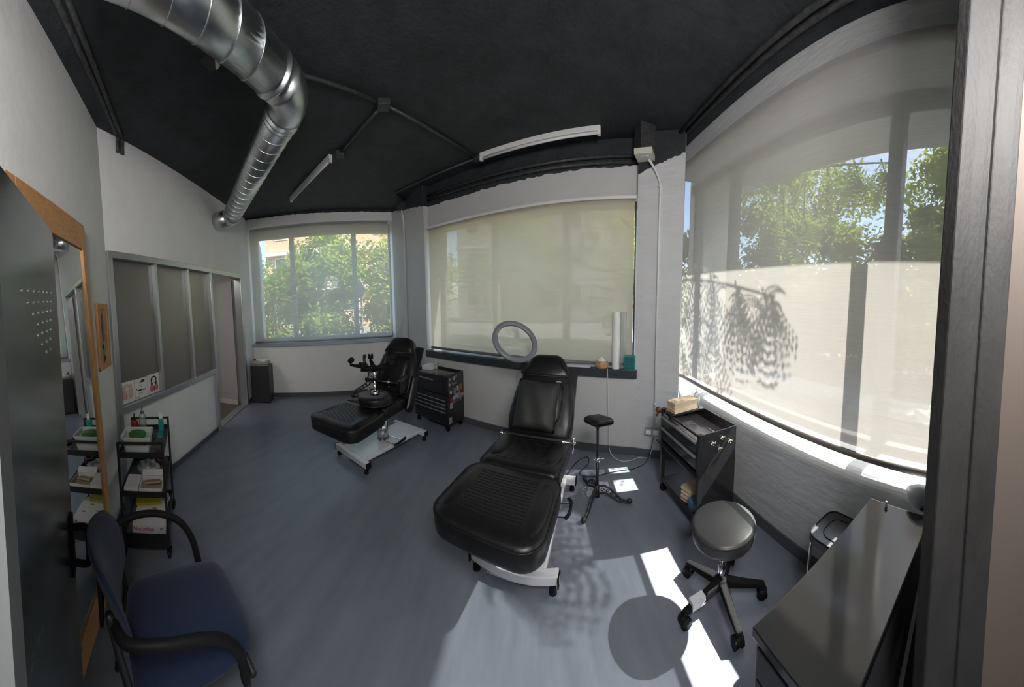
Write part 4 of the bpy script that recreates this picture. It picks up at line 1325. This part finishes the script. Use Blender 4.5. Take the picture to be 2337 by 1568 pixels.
def open_carton(x, y, z, sx, sy, h, label, flap=True, rz=0):
    t = thing('open_carton', label, 'carton', onT(x, y, z), RZT + rz)
    b = B(); b.bb(-sx / 2, sx / 2, -sy / 2, sy / 2, 0, .003)
    b.bb(-sx / 2, -sx / 2 + .003, -sy / 2, sy / 2, 0, h); b.bb(sx / 2 - .003, sx / 2, -sy / 2, sy / 2, 0, h); b.bb(-sx / 2, sx / 2, -sy / 2, -sy / 2 + .003, 0, h); b.bb(-sx / 2, sx / 2, sy / 2 - .003, sy / 2, 0, h)
    b.obj('tray', CARTON, t)
    B().bb(-sx / 2 + .004, sx / 2 - .004, -sy / 2 + .004, sy / 2 - .004, .004, .010).obj('inside', CARD, t)
    B().box((sx * .22, 0, h * .55), (sx * .4, sy * .7, .012), (0, .25, .15)).obj('glove_stack', CARD, t, bevel=.004)
    if flap:
        B().box((sx / 2 + .012, 0, h + .012), (.05, sy, .002), (0, -.5, 0)).obj('flap', CARTON, t)
    return t
open_carton(-.15, -.05, .416, .17, .16, .05, 'open white carton at the near corner of the middle trolley shelf')
o = B(Matrix.Translation(onT(-.155, .085, .416)) @ Matrix.Rotation(RZT, 4, 'Z')).bb(-.085, .085, -.05, .05, 0, .055).obj('glove_box', CARTON, bevel=.003); tag(o, 'closed white box with red dot on the middle trolley shelf', 'box')
o2 = B(Matrix.Translation(onT(-.155, .085, .416)) @ Matrix.Rotation(RZT, 4, 'Z')).cyl((-.0855, -.01, .022), (-.087, -.01, .022), .008, seg=14).obj('red_dot', RED, o)
def crumple(loc, r, sc_, m, label, name='plastic_bag'):
    b = B(); b.sph((0, 0, 0), r, sc_, 20)
    rnd = random.Random(int(loc[0] * 1000))
    for v in b.bm.verts:
        v.co *= rnd.uniform(.78, 1.15)
        v.co.z = max(v.co.z, -r * sc_[2] * .95)
    o = b.obj(name, m); o.location = (loc[0], loc[1], loc[2] + r * sc_[2] * .95); tag(o, label, 'bag'); return o
BAG = mat('crumpled_clear_bag', (.42, .44, .45), .2, spec=.9, var=.5, vscale=22)
crumple(onT(.06, .0, .416), .10, (1.0, .85, .42), BAG, 'crumpled clear bag on the middle trolley shelf')
crumple(onT(.14, -.09, .126), .07, (.9, .7, .5), BAG, 'crumpled grey bag at the far end of the bottom trolley shelf')
bxM = Matrix.Translation(onT(-.09, -.02, .126)) @ Matrix.Rotation(RZT, 4, 'Z')
t = thing('glove_box', 'large white glove box lettered in red on the bottom trolley shelf', 'box', onT(-.09, -.02, .126), RZT)
B().bb(-.14, .12, -.115, .115, 0, .085).obj('carton', CARTON, t, bevel=.003)
def text(s, size, M, m, parent, name='lettering'):
    c = D.curves.new(name, 'FONT'); c.body = s; c.size = size; c.extrude = .0004; c.align_x = 'CENTER'; c.align_y = 'CENTER'
    c.materials.append(m)
    oc = D.objects.new(name, c); C.objects.link(oc)
    bpy.context.view_layer.update()
    me = D.meshes.new_from_object(oc); D.objects.remove(oc); D.curves.remove(c)
    o = D.objects.new(name, me); C.objects.link(o); o.parent = parent; o.matrix_basis = M
    return o
REDI = mat('red_ink', (.45, .08, .09), .6); INK = mat('black_ink', (.03, .03, .035), .6)
MX = Matrix.Translation((-.1415, .035, .055)) @ Matrix.Rotation(rad(-90), 4, 'Z') @ Matrix.Rotation(rad(90), 4, 'X')
text('Naturflex', .038, MX, REDI, t)
text('M', .03, Matrix.Translation((-.1415, -.09, .055)) @ Matrix.Rotation(rad(-90), 4, 'Z') @ Matrix.Rotation(rad(90), 4, 'X'), INK, t)
for (a, c, q) in ((-.04, .05, REDI), (.03, -.02, REDI), (-.06, -.06, INK)):
    b = B(); b.bb(a - .006, a + .006, c - .016, c + .016, .085, .0854); b.obj('print_mark', q, t)
o = B(Matrix.Translation(onT(.03, .02, .212)) @ Matrix.Rotation(RZT + .1, 4, 'Z')).bb(-.06, .06, -.10, .09, 0, .02).obj('yellow_packet', YEL, bevel=.004); tag(o, 'yellow and black packet lying on the large glove box', 'packet')

# ================================================================== MIRROR, PICTURE, DRAWINGS
t = thing('pine_framed_mirror', 'tall pine-framed mirror leaning between the metal door and the trolley', 'mirror', FQ @ Vector((1.35, 0, 0)))
lean = math.atan2(.055, 2.27)
MM = Matrix.Translation(-t.location) @ FQ @ Matrix.Translation((0, -.085, 0)) @ Matrix.Rotation(lean * -1, 4, 'X')
hM = 2.27
b = B(MM); b.bb(1.715, 1.785, -.008, .018, 0, hM); b.obj('stile', PINE, t, bevel=.004)
b = B(MM); b.bb(.92, .99, -.008, .018, 0, hM); b.obj('stile', PINE, t, bevel=.004)
b = B(MM); b.bb(.99, 1.715, -.008, .018, hM - .17, hM); b.obj('rail', PINEX, t, bevel=.004)
b = B(MM); b.bb(.99, 1.715, -.008, .018, 0, .15); b.obj('rail', PINEX, t, bevel=.004)
B(MM).bb(.99, 1.715, .004, .008, .15, hM - .17).obj('mirror_glass', MIRROR, t)
t = thing('framed_picture', 'small pine-framed picture with orange ground on the white wall beside the partition', 'picture', FQ @ Vector((2.10, -.01, 1.52)))
L = Matrix.Translation(-t.location) @ FQ
px0, px1, pz0, pz1 = 1.985, 2.255, 1.265, 1.765
b = B(L); b.bb(px0, px0 + .035, -.022, 0, pz0, pz1); b.bb(px1 - .04, px1, -.022, 0, pz0, pz1); b.bb(px0 + .035, px1 - .04, -.022, 0, pz1 - .045, pz1); b.bb(px0 + .035, px1 - .04, -.022, 0, pz0, pz0 + .045)
b.obj('frame', PINE, t, bevel=.003)
art = B(L).bb(px0 + .035, px1 - .04, -.018, -.003, pz0 + .045, pz1 - .045).obj('picture_panel', mat('orange_ground', (.62, .30, .11), .6, var=.12), t)
def blob(M, cx, cz, pts, y, m, parent, name='painted_shape'):
    b = B(M); b.bm.faces.new([b.bm.verts.new(M @ Vector((cx + x, y, cz + z))) for x, z in pts]); return b.obj(name, m, parent, norm=False)
cx = (px0 + px1) / 2
blob(L, cx - .03, 1.60, [(-.02, .08), (.01, .10), (.03, .04), (.03, -.04), (.01, -.12), (-.015, -.14), (-.03, -.06), (-.035, .02)], -.0185, mat('mauve_paint', (.12, .08, .16), .6), art)
blob(L, cx - .02, 1.59, [(-.01, .06), (.015, .05), (.012, -.05), (-.012, -.09)], -.019, mat('blue_paint', (.12, .20, .30), .6), art)
blob(L, cx + .0, 1.41, [(-.06, -.05), (-.04, .0), (.0, .02), (.04, .07), (.06, .06), (.05, .02), (.0, -.02), (-.04, -.07)], -.0185, mat('aqua_paint', (.12, .36, .34), .6), art)
blob(L, cx - .03, 1.43, [(-.04, .02), (-.01, .03), (.02, .0), (-.02, -.02)], -.019, INK, art)
blob(L, cx - .01, 1.36, [(-.05, -.02), (-.02, .01), (.02, .0), (.03, -.02), (.0, -.03), (-.03, -.05)], -.019, INK, art)
blob(L, cx + .02, 1.50, [(-.02, .03), (.02, .02), (.015, -.04), (-.015, -.03)], -.019, mat('rose_paint', (.45, .18, .12), .6), art)
ROSE = mat('rose_ink', (.60, .28, .27), .7); CORAL = mat('coral_ink', (.62, .16, .12), .7); PALE = mat('pale_ink', (.70, .55, .52), .7)
def sheet(x0, x1, z0, z1, label, marks, yy=.026):
    t = thing('drawing_sheet', label, 'drawing', FP @ Vector(((x0 + x1) / 2, yy, z0)), 0, 'ink drawings on the partition glass')
    L = Matrix.Translation(-t.location) @ FP
    s_ = B(L).bb(x0, x1, yy - .0006, yy, z0, z1).obj('paper', PAPER, t)
    w, h = x1 - x0, z1 - z0
    for q, (m, cx_, cz_, rx, rz_, kind) in enumerate(marks):
        b = B(L)
        y = yy - .001 - .0002 * q
        if kind == 'o':
            vs = [Vector((x0 + w * (cx_ + rx * math.cos(a)), y, z0 + h * (cz_ + rz_ * math.sin(a)))) for a in [k * PI / 8 for k in range(16)]]
            b.bm.faces.new([b.bm.verts.new(L @ v) for v in vs])
        else:
            pts_ = [(x0 + w * (cx_ + rx * math.cos(a)), y, z0 + h * (cz_ + rz_ * math.sin(a * kind))) for a in [k * PI / 10 for k in range(21)]]
            b.tube(pts_, .0016, 4)
        b.obj('ink_mark', m, s_, norm=False)
S1 = [(PALE, .5, .66, .36, .22, 'o'), (PALE, .35, .40, .2, .22, 'o'), (PALE, .72, .40, .16, .22, 'o'), (ROSE, .5, .70, .33, .2, 3), (ROSE, .3, .42, .15, .2, 5), (ROSE, .74, .42, .13, .2, 4), (PAPER, .52, .58, .17, .15, 'o'), (INK, .46, .60, .05, .012, 'o'), (INK, .60, .60, .05, .012, 'o'), (ROSE, .54, .49, .05, .012, 'o'), (ROSE, .5, .2, .25, .04, 3)]
S2 = [(INK, .62, .84, .16, .07, 'o'), (INK, .45, .80, .10, .02, 3), (INK, .35, .42, .18, .04, 'o'), (INK, .6, .40, .22, .035, 2), (ROSE, .45, .62, .05, .05, 2), (INK, .42, .25, .12, .06, 3), (ROSE, .2, .1, .1, .03, 2), (INK, .12, .50, .04, .03, 'o')]
S3 = [(INK, .5, .70, .27, .19, 'o'), (INK, .32, .50, .09, .18, 'o'), (INK, .68, .52, .08, .16, 'o'), (PAPER, .5, .67, .17, .14, 'o'), (INK, .43, .70, .05, .015, 'o'), (INK, .58, .70, .05, .015, 'o'), (CORAL, .5, .59, .05, .014, 'o'), (CORAL, .30, .28, .17, .18, 'o'), (CORAL, .72, .28, .15, .16, 'o'), (PAPER, .52, .34, .09, .16, 'o'), (INK, .5, .25, .05, .16, 'o')]
sheet(.075, .265, .865, 1.06, 'ink drawing of a pink curly-haired woman, leftmost sheet on the partition glass', S1)
sheet(.27, .455, .865, 1.055, 'abstract ink drawing of lips and dark dots, middle sheet on the partition glass', S2)
sheet(.46, .635, .865, 1.06, 'ink drawing of a dark-haired woman in a coral top, rightmost sheet on the glass', S3)

# ================================================================== PEDESTAL with magazines
t = thing('pedestal', 'charcoal box pedestal in the corner under the left window', 'pedestal', (-3.915, 3.215, 0), rad(34))
B().bb(-.165, .165, -.14, .14, .02, .645).obj('body', GREYL, t, bevel=.003)
B().bb(-.155, .155, -.13, .13, 0, .02).obj('plinth', BLKPL, t)
cols = [(.6, .58, .55), (.35, .22, .15), (.7, .7, .72), (.5, .45, .4), (.72, .74, .8)]
for k in range(5):
    o = B().bb(-.13, .13, -.10, .10, 0, .014).obj('magazine', mat('magazine_cover', cols[k], .5, var=.4, vscale=14, col2=tuple(c * .4 for c in cols[k])), bevel=.001)
    o.location = (-3.915 + .008 * math.sin(k * 2), 3.215 + .006 * math.cos(k * 3), .645 + .0145 * k); o.rotation_euler.z = rad(34 + 5 * math.sin(k * 2.2))
    tag(o, ['bottom white magazine of the pile on the charcoal pedestal', 'brown magazine just above the bottom one on the pedestal', 'third pale magazine up in the pedestal pile', 'beige magazine second from the top of the pedestal pile', 'top magazine of the pile on the charcoal pedestal'][k], 'magazine', 'magazines on the pedestal')
o = B().box((0, 0, .02), (.20, .15, .002), (.05, .1, .3)).obj('loose_sheet', PAPER); o.location = (-3.90, 3.21, .712); tag(o, 'loose white sheet lying on top of the magazines', 'paper')
o = B().sph((0, 0, .02), .02, (1.3, 1, .9), 12).obj('small_black_item', BLKPL, smooth=True); o.location = (-4.0, 3.14, .717); tag(o, 'small black object on the left of the magazine pile', 'trinket')

# ================================================================== THINGS ON THE MIDDLE SILL
def PM(px, y=0.06): return FM @ Vector((px, y, .92))
p = PM(2.615, .008)
t = thing('paper_roll', 'tall white paper roll standing on the anthracite sill', 'paper roll', p)
B().lathe([(.02, 0), (.042, 0), (.042, .60), (.02, .60), (.02, 0)], 32).obj('roll', PAPER, t, smooth=False)
B().lathe([(.0535, .0), (.0535, .12), (.0538, .12)], 32).obj('wrap_edge', WHITEP, t) if 0 else None
B().lathe([(.015, -.0), (.0205, 0), (.0205, .601), (.015, .601), (.015, 0)], 20).obj('card_core', CARD, t)
p = PM(2.69, .02)
o = B().prism(rrect(.06, .05, .02, 4), 0, .60).obj('plastic_sleeve', CLEARP); o.location = p; o.rotation_euler = (0, rad(-0), rad(-28)); tag(o, 'clear plastic sleeve leaning behind the white paper roll', 'sleeve')
p = PM(2.47, -.022)
t = thing('aroma_diffuser', 'round wood-grain diffuser with a pale top on the sill', 'diffuser', p)
B().lathe([(0, 0), (.045, 0), (.068, .02), (.075, .045), (.068, .07), (.05, .085), (.0, .088)], 32).obj('base', DIFW, t, smooth=True)
B().lathe([(.05, .083), (.035, .10), (.012, .118), (.006, .125), (0, .125)], 24).obj('cover', WHITEP, t, smooth=True)
p = PM(2.765, -.005)
t = thing('drawer_organiser', 'small teal organiser with little drawers at the right end of the sill', 'organiser', p, rad(-28.5))
B().bb(-.058, .058, -.045, .045, 0, .145).obj('frame', TEAL, t, bevel=.003)
for i in range(2):
    for j in range(4):
        B().bb(-.052 + .053 * i, -.002 + .053 * i, -.049, -.044, .006 + .034 * j, .036 + .034 * j).obj('drawer', TEALD, t)
o = B(Matrix.Translation(PM(2.20, .0)) @ Matrix.Rotation(rad(-25), 4, 'Z')).bb(-.15, .13, -.04, .05, 0, .004).bb(-.05, .15, -.05, .03, .005, .008).obj('paper_sheets', PAPER); tag(o, 'white sheets lying on the sill left of the diffuser', 'paper')

# ================================================================== CABINET with glossy top (lower right)
CBM = frame(.546, .188, (.990, -.141), (.141, .990))
t = thing('low_cabinet', 'dark cabinet with a glossy top beside the doorway', 'cabinet', CBM.translation.copy() + Vector((.4, .1, 0)))
L = Matrix.Translation(-t.location) @ CBM
B(L).bb(.0, .72, .0, .29, .72, .75).obj('top', LAMT, t, bevel=.003)
B(L).bb(.01, .71, .01, .28, .04, .715).obj('body', GREYL, t, bevel=.002)
B(L).bb(.03, .71, .04, .265, 0, .04).obj('plinth', BLKPL, t)
B(L).bb(.003, .0105, .035, .27, .62, .705).obj('drawer', GREYL, t, bevel=.002)
B(L).bb(.003, .0105, .035, .27, .06, .61).obj('door', GREYL, t, bevel=.002)
B(L).bb(.0, .745, -.055, .0, .0, .69).obj('side_shelf', BLKMET, t) if 0 else None
o = B(CBM).cyl((.70, .20, .75), (.70, .20, .765), .006, seg=10).sph((.70, .20, .768), .008, seg=8).obj('white_bead', WHITEP, smooth=True); tag(o, 'tiny white bead near the far end of the glossy cabinet top', 'bead')
t = thing('dome_lamp', 'metal dome lamp behind the steel jamb by the right window wall', 'lamp', (1.345, .0, 0))
b = B(Matrix.Translation((.01, .13, .77)) @ Matrix.Rotation(rad(55), 4, 'Y') @ Matrix.Rotation(rad(0), 4, 'X'))
b.lathe([(.0, -.05), (.03, -.048), (.07, -.015), (.085, .02), (.082, .022), (.065, -.01), (.028, -.04), (0, -.042)], 32)
b.obj('shade', mat('satin_steel', (.60, .63, .70), .4, .2), t, smooth=True)
b = B(); b.tube(smoothp([(-.03, .13, .735), (-.02, .06, .80), (.0, -.01, .6), (.0, -.02, .2), (.0, -.02, .03)], 6), .010, 8); b.obj('stem', BLKMET, t, smooth=True)
B().cyl((.0, -.02, 0), (.0, -.02, .03), .07, seg=28).obj('base', BLKMET, t)

# ================================================================== PADDED SEAT behind the cabinet
t = thing('padded_chair', 'black padded chair seat on thin chrome legs tucked behind the glossy cabinet', 'chair', (1.365, .535, 0), rad(-7))
b = B(Matrix.Translation((0, 0, .435))); b.prism(rrect(.25, .30, .06, 6), 0, .035); se = b.obj('seat', VINYLG, t, bevel=.010, seg=3)
b = B(Matrix.Translation((0, 0, .471))); b.tube([(x, y, 0) for x, y in rrect(.235, .285, .055, 6)], .004, 6, closed=True); b.tube([(x, y, 0) for x, y in rrect(.15, .18, .05, 6)], .003, 6, closed=True); b.obj('piping', BLKPL, se, smooth=True)
for sx in (-1, 1):
    for sy in (-1, 1):
        B().tube([(sx * .10, sy * .125, .436), (sx * .115, sy * .14, .0)], .008, 8).obj('leg', CHROME, t, smooth=True)

# ================================================================== BLUE ARMCHAIR (lower left)
t = thing('office_armchair', 'blue fabric visitor chair with looping black armrests in front of the trolley', 'chair', (-1.045, .385, 0), rad(-9))
b = pad(0, 0, .06, taper=[(x, y) for x, y in [(.17, .225), (.205, .19), (.225, .05), (.22, -.15), (.19, -.205), (.12, -.22), (-.12, -.22), (-.19, -.205), (-.22, -.15), (-.225, .05), (-.205, .19), (-.17, .225), (-.08, .235), (.08, .235)]], crown=.015)
o = b.obj('seat', BLUEF, t, smooth=True, sub=1); o.location = (0, 0, .475)
B().prism(rrect(.36, .36, .05, 4), .40, .417).obj('seat_shell', BLKPL, t)
# curved back pad
b = B(); nx, nz = 14, 10
gf = [[None] * (nz + 1) for _ in range(nx + 1)]; gb = [[None] * (nz + 1) for _ in range(nx + 1)]
for i in range(nx + 1):
    for j in range(nz + 1):
        u, v = -1 + 2 * i / nx, -1 + 2 * j / nz
        # squircle mapping for a rounded outline
        x = u * math.sqrt(max(0, 1 - .38 * v * v)); z = v * math.sqrt(max(0, 1 - .38 * u * u))
        edge = max(abs(u), abs(v)) ** 6
        yb = -.245 - .05 * z + .07 * x * x
        th = .028 * (1 - edge * .8)
        P_ = (x * .205, yb - .05, .70 + z * .145)
        gf[i][j] = b.bm.verts.new((P_[0], P_[1] + th, P_[2])); gb[i][j] = b.bm.verts.new((P_[0], P_[1] - th * .6, P_[2]))
for i in range(nx):
    for j in range(nz):
        b.bm.faces.new((gf[i][j], gf[i + 1][j], gf[i + 1][j + 1], gf[i][j + 1])); b.bm.faces.new((gb[i][j], gb[i][j + 1], gb[i + 1][j + 1], gb[i + 1][j]))
edge_ = [(i, 0) for i in range(nx + 1)] + [(nx, j) for j in range(1, nz + 1)] + [(i, nz) for i in range(nx - 1, -1, -1)] + [(0, j) for j in range(nz - 1, 0, -1)]
for k in range(len(edge_)):
    a, c = edge_[k], edge_[(k + 1) % len(edge_)]
    b.bm.faces.new((gf[a[0]][a[1]], gf[c[0]][c[1]], gb[c[0]][c[1]], gb[a[0]][a[1]]))
b.obj('backrest', BLUEF, t, smooth=True)
pr = [(-.012, -.022), (.012, -.022), (.014, 0), (.012, .022), (-.012, .022), (-.014, 0)]
for sx in (-1, 1):
    x = sx * .255
    arm = smoothp([(sx * .19, -.26, .685), (sx * .25, -.225, .69), (sx * .28, -.12, .695), (sx * .283, -.01, .675), (sx * .275, .075, .62), (sx * .26, .125, .53), (sx * .25, .145, .42)], 6)
    B().tube(arm, .016, 12).obj('armrest', BLKPL, t, smooth=True)
    leg = smoothp([(sx * .19, -.275, .72), (sx * .20, -.25, .6), (sx * .22, -.215, .42), (sx * .235, -.255, .2), (sx * .245, -.28, .012)], 5)
    B().tube(leg, .013, 10).obj('leg', BLKMET, t, smooth=True)
    leg = smoothp([(sx * .25, .145, .43), (sx * .25, .17, .2), (sx * .255, .20, .012)], 4)
    B().tube(leg, .013, 10).obj('leg', BLKMET, t, smooth=True)
for y_, w2 in ((-.2, .22), (.18, .24)):
    B().cyl((-w2, y_, .40), (w2, y_, .40), .011, seg=10).obj('cross_tube', BLKMET, t, smooth=True)
b = B(); b.bb(-.12, .12, -.312, -.297, .60, .78); b.obj('back_shell', BLKPL, t, bevel=.006)

# ================================================================== CABLES
def cable(pts, r, m, label):
    p0 = Vector(pts[0]); b = B(Matrix.Translation(-p0)); b.tube(smoothp(pts, 8), r, 6); o = b.obj('cable', m, smooth=True); o.location = p0; tag(o, label, 'cable'); return o
q = FM @ Vector((2.53, -.045, .93)); q2 = FM @ Vector((2.54, -.055, .84)); q3 = FM @ Vector((2.56, -.05, .3)); q4 = FM @ Vector((2.58, -.08, .06))
cable([PM(2.50, -.02) + Vector((0, 0, .012)), q, q2, q3, q4, (1.06, 2.62, .006), (1.17, 2.58, .006), (1.27, 2.60, .006), (1.34, 2.50, .05), (1.37, 2.50, .25)], .003, WHITEP, 'thin white cable from the diffuser down to the floor and sockets')
cable([(.40, 2.35, .02), (.62, 2.70, .006), (.76, 2.78, .006), (.74, 2.66, .006), (.62, 2.53, .006), (.70, 2.45, .006), (.95, 2.46, .006), (1.16, 2.44, .006), (1.30, 2.46, .05), (1.37, 2.48, .26)], .0035, BLKPL, 'black cable winding over the floor to the sockets behind the armrest stand')
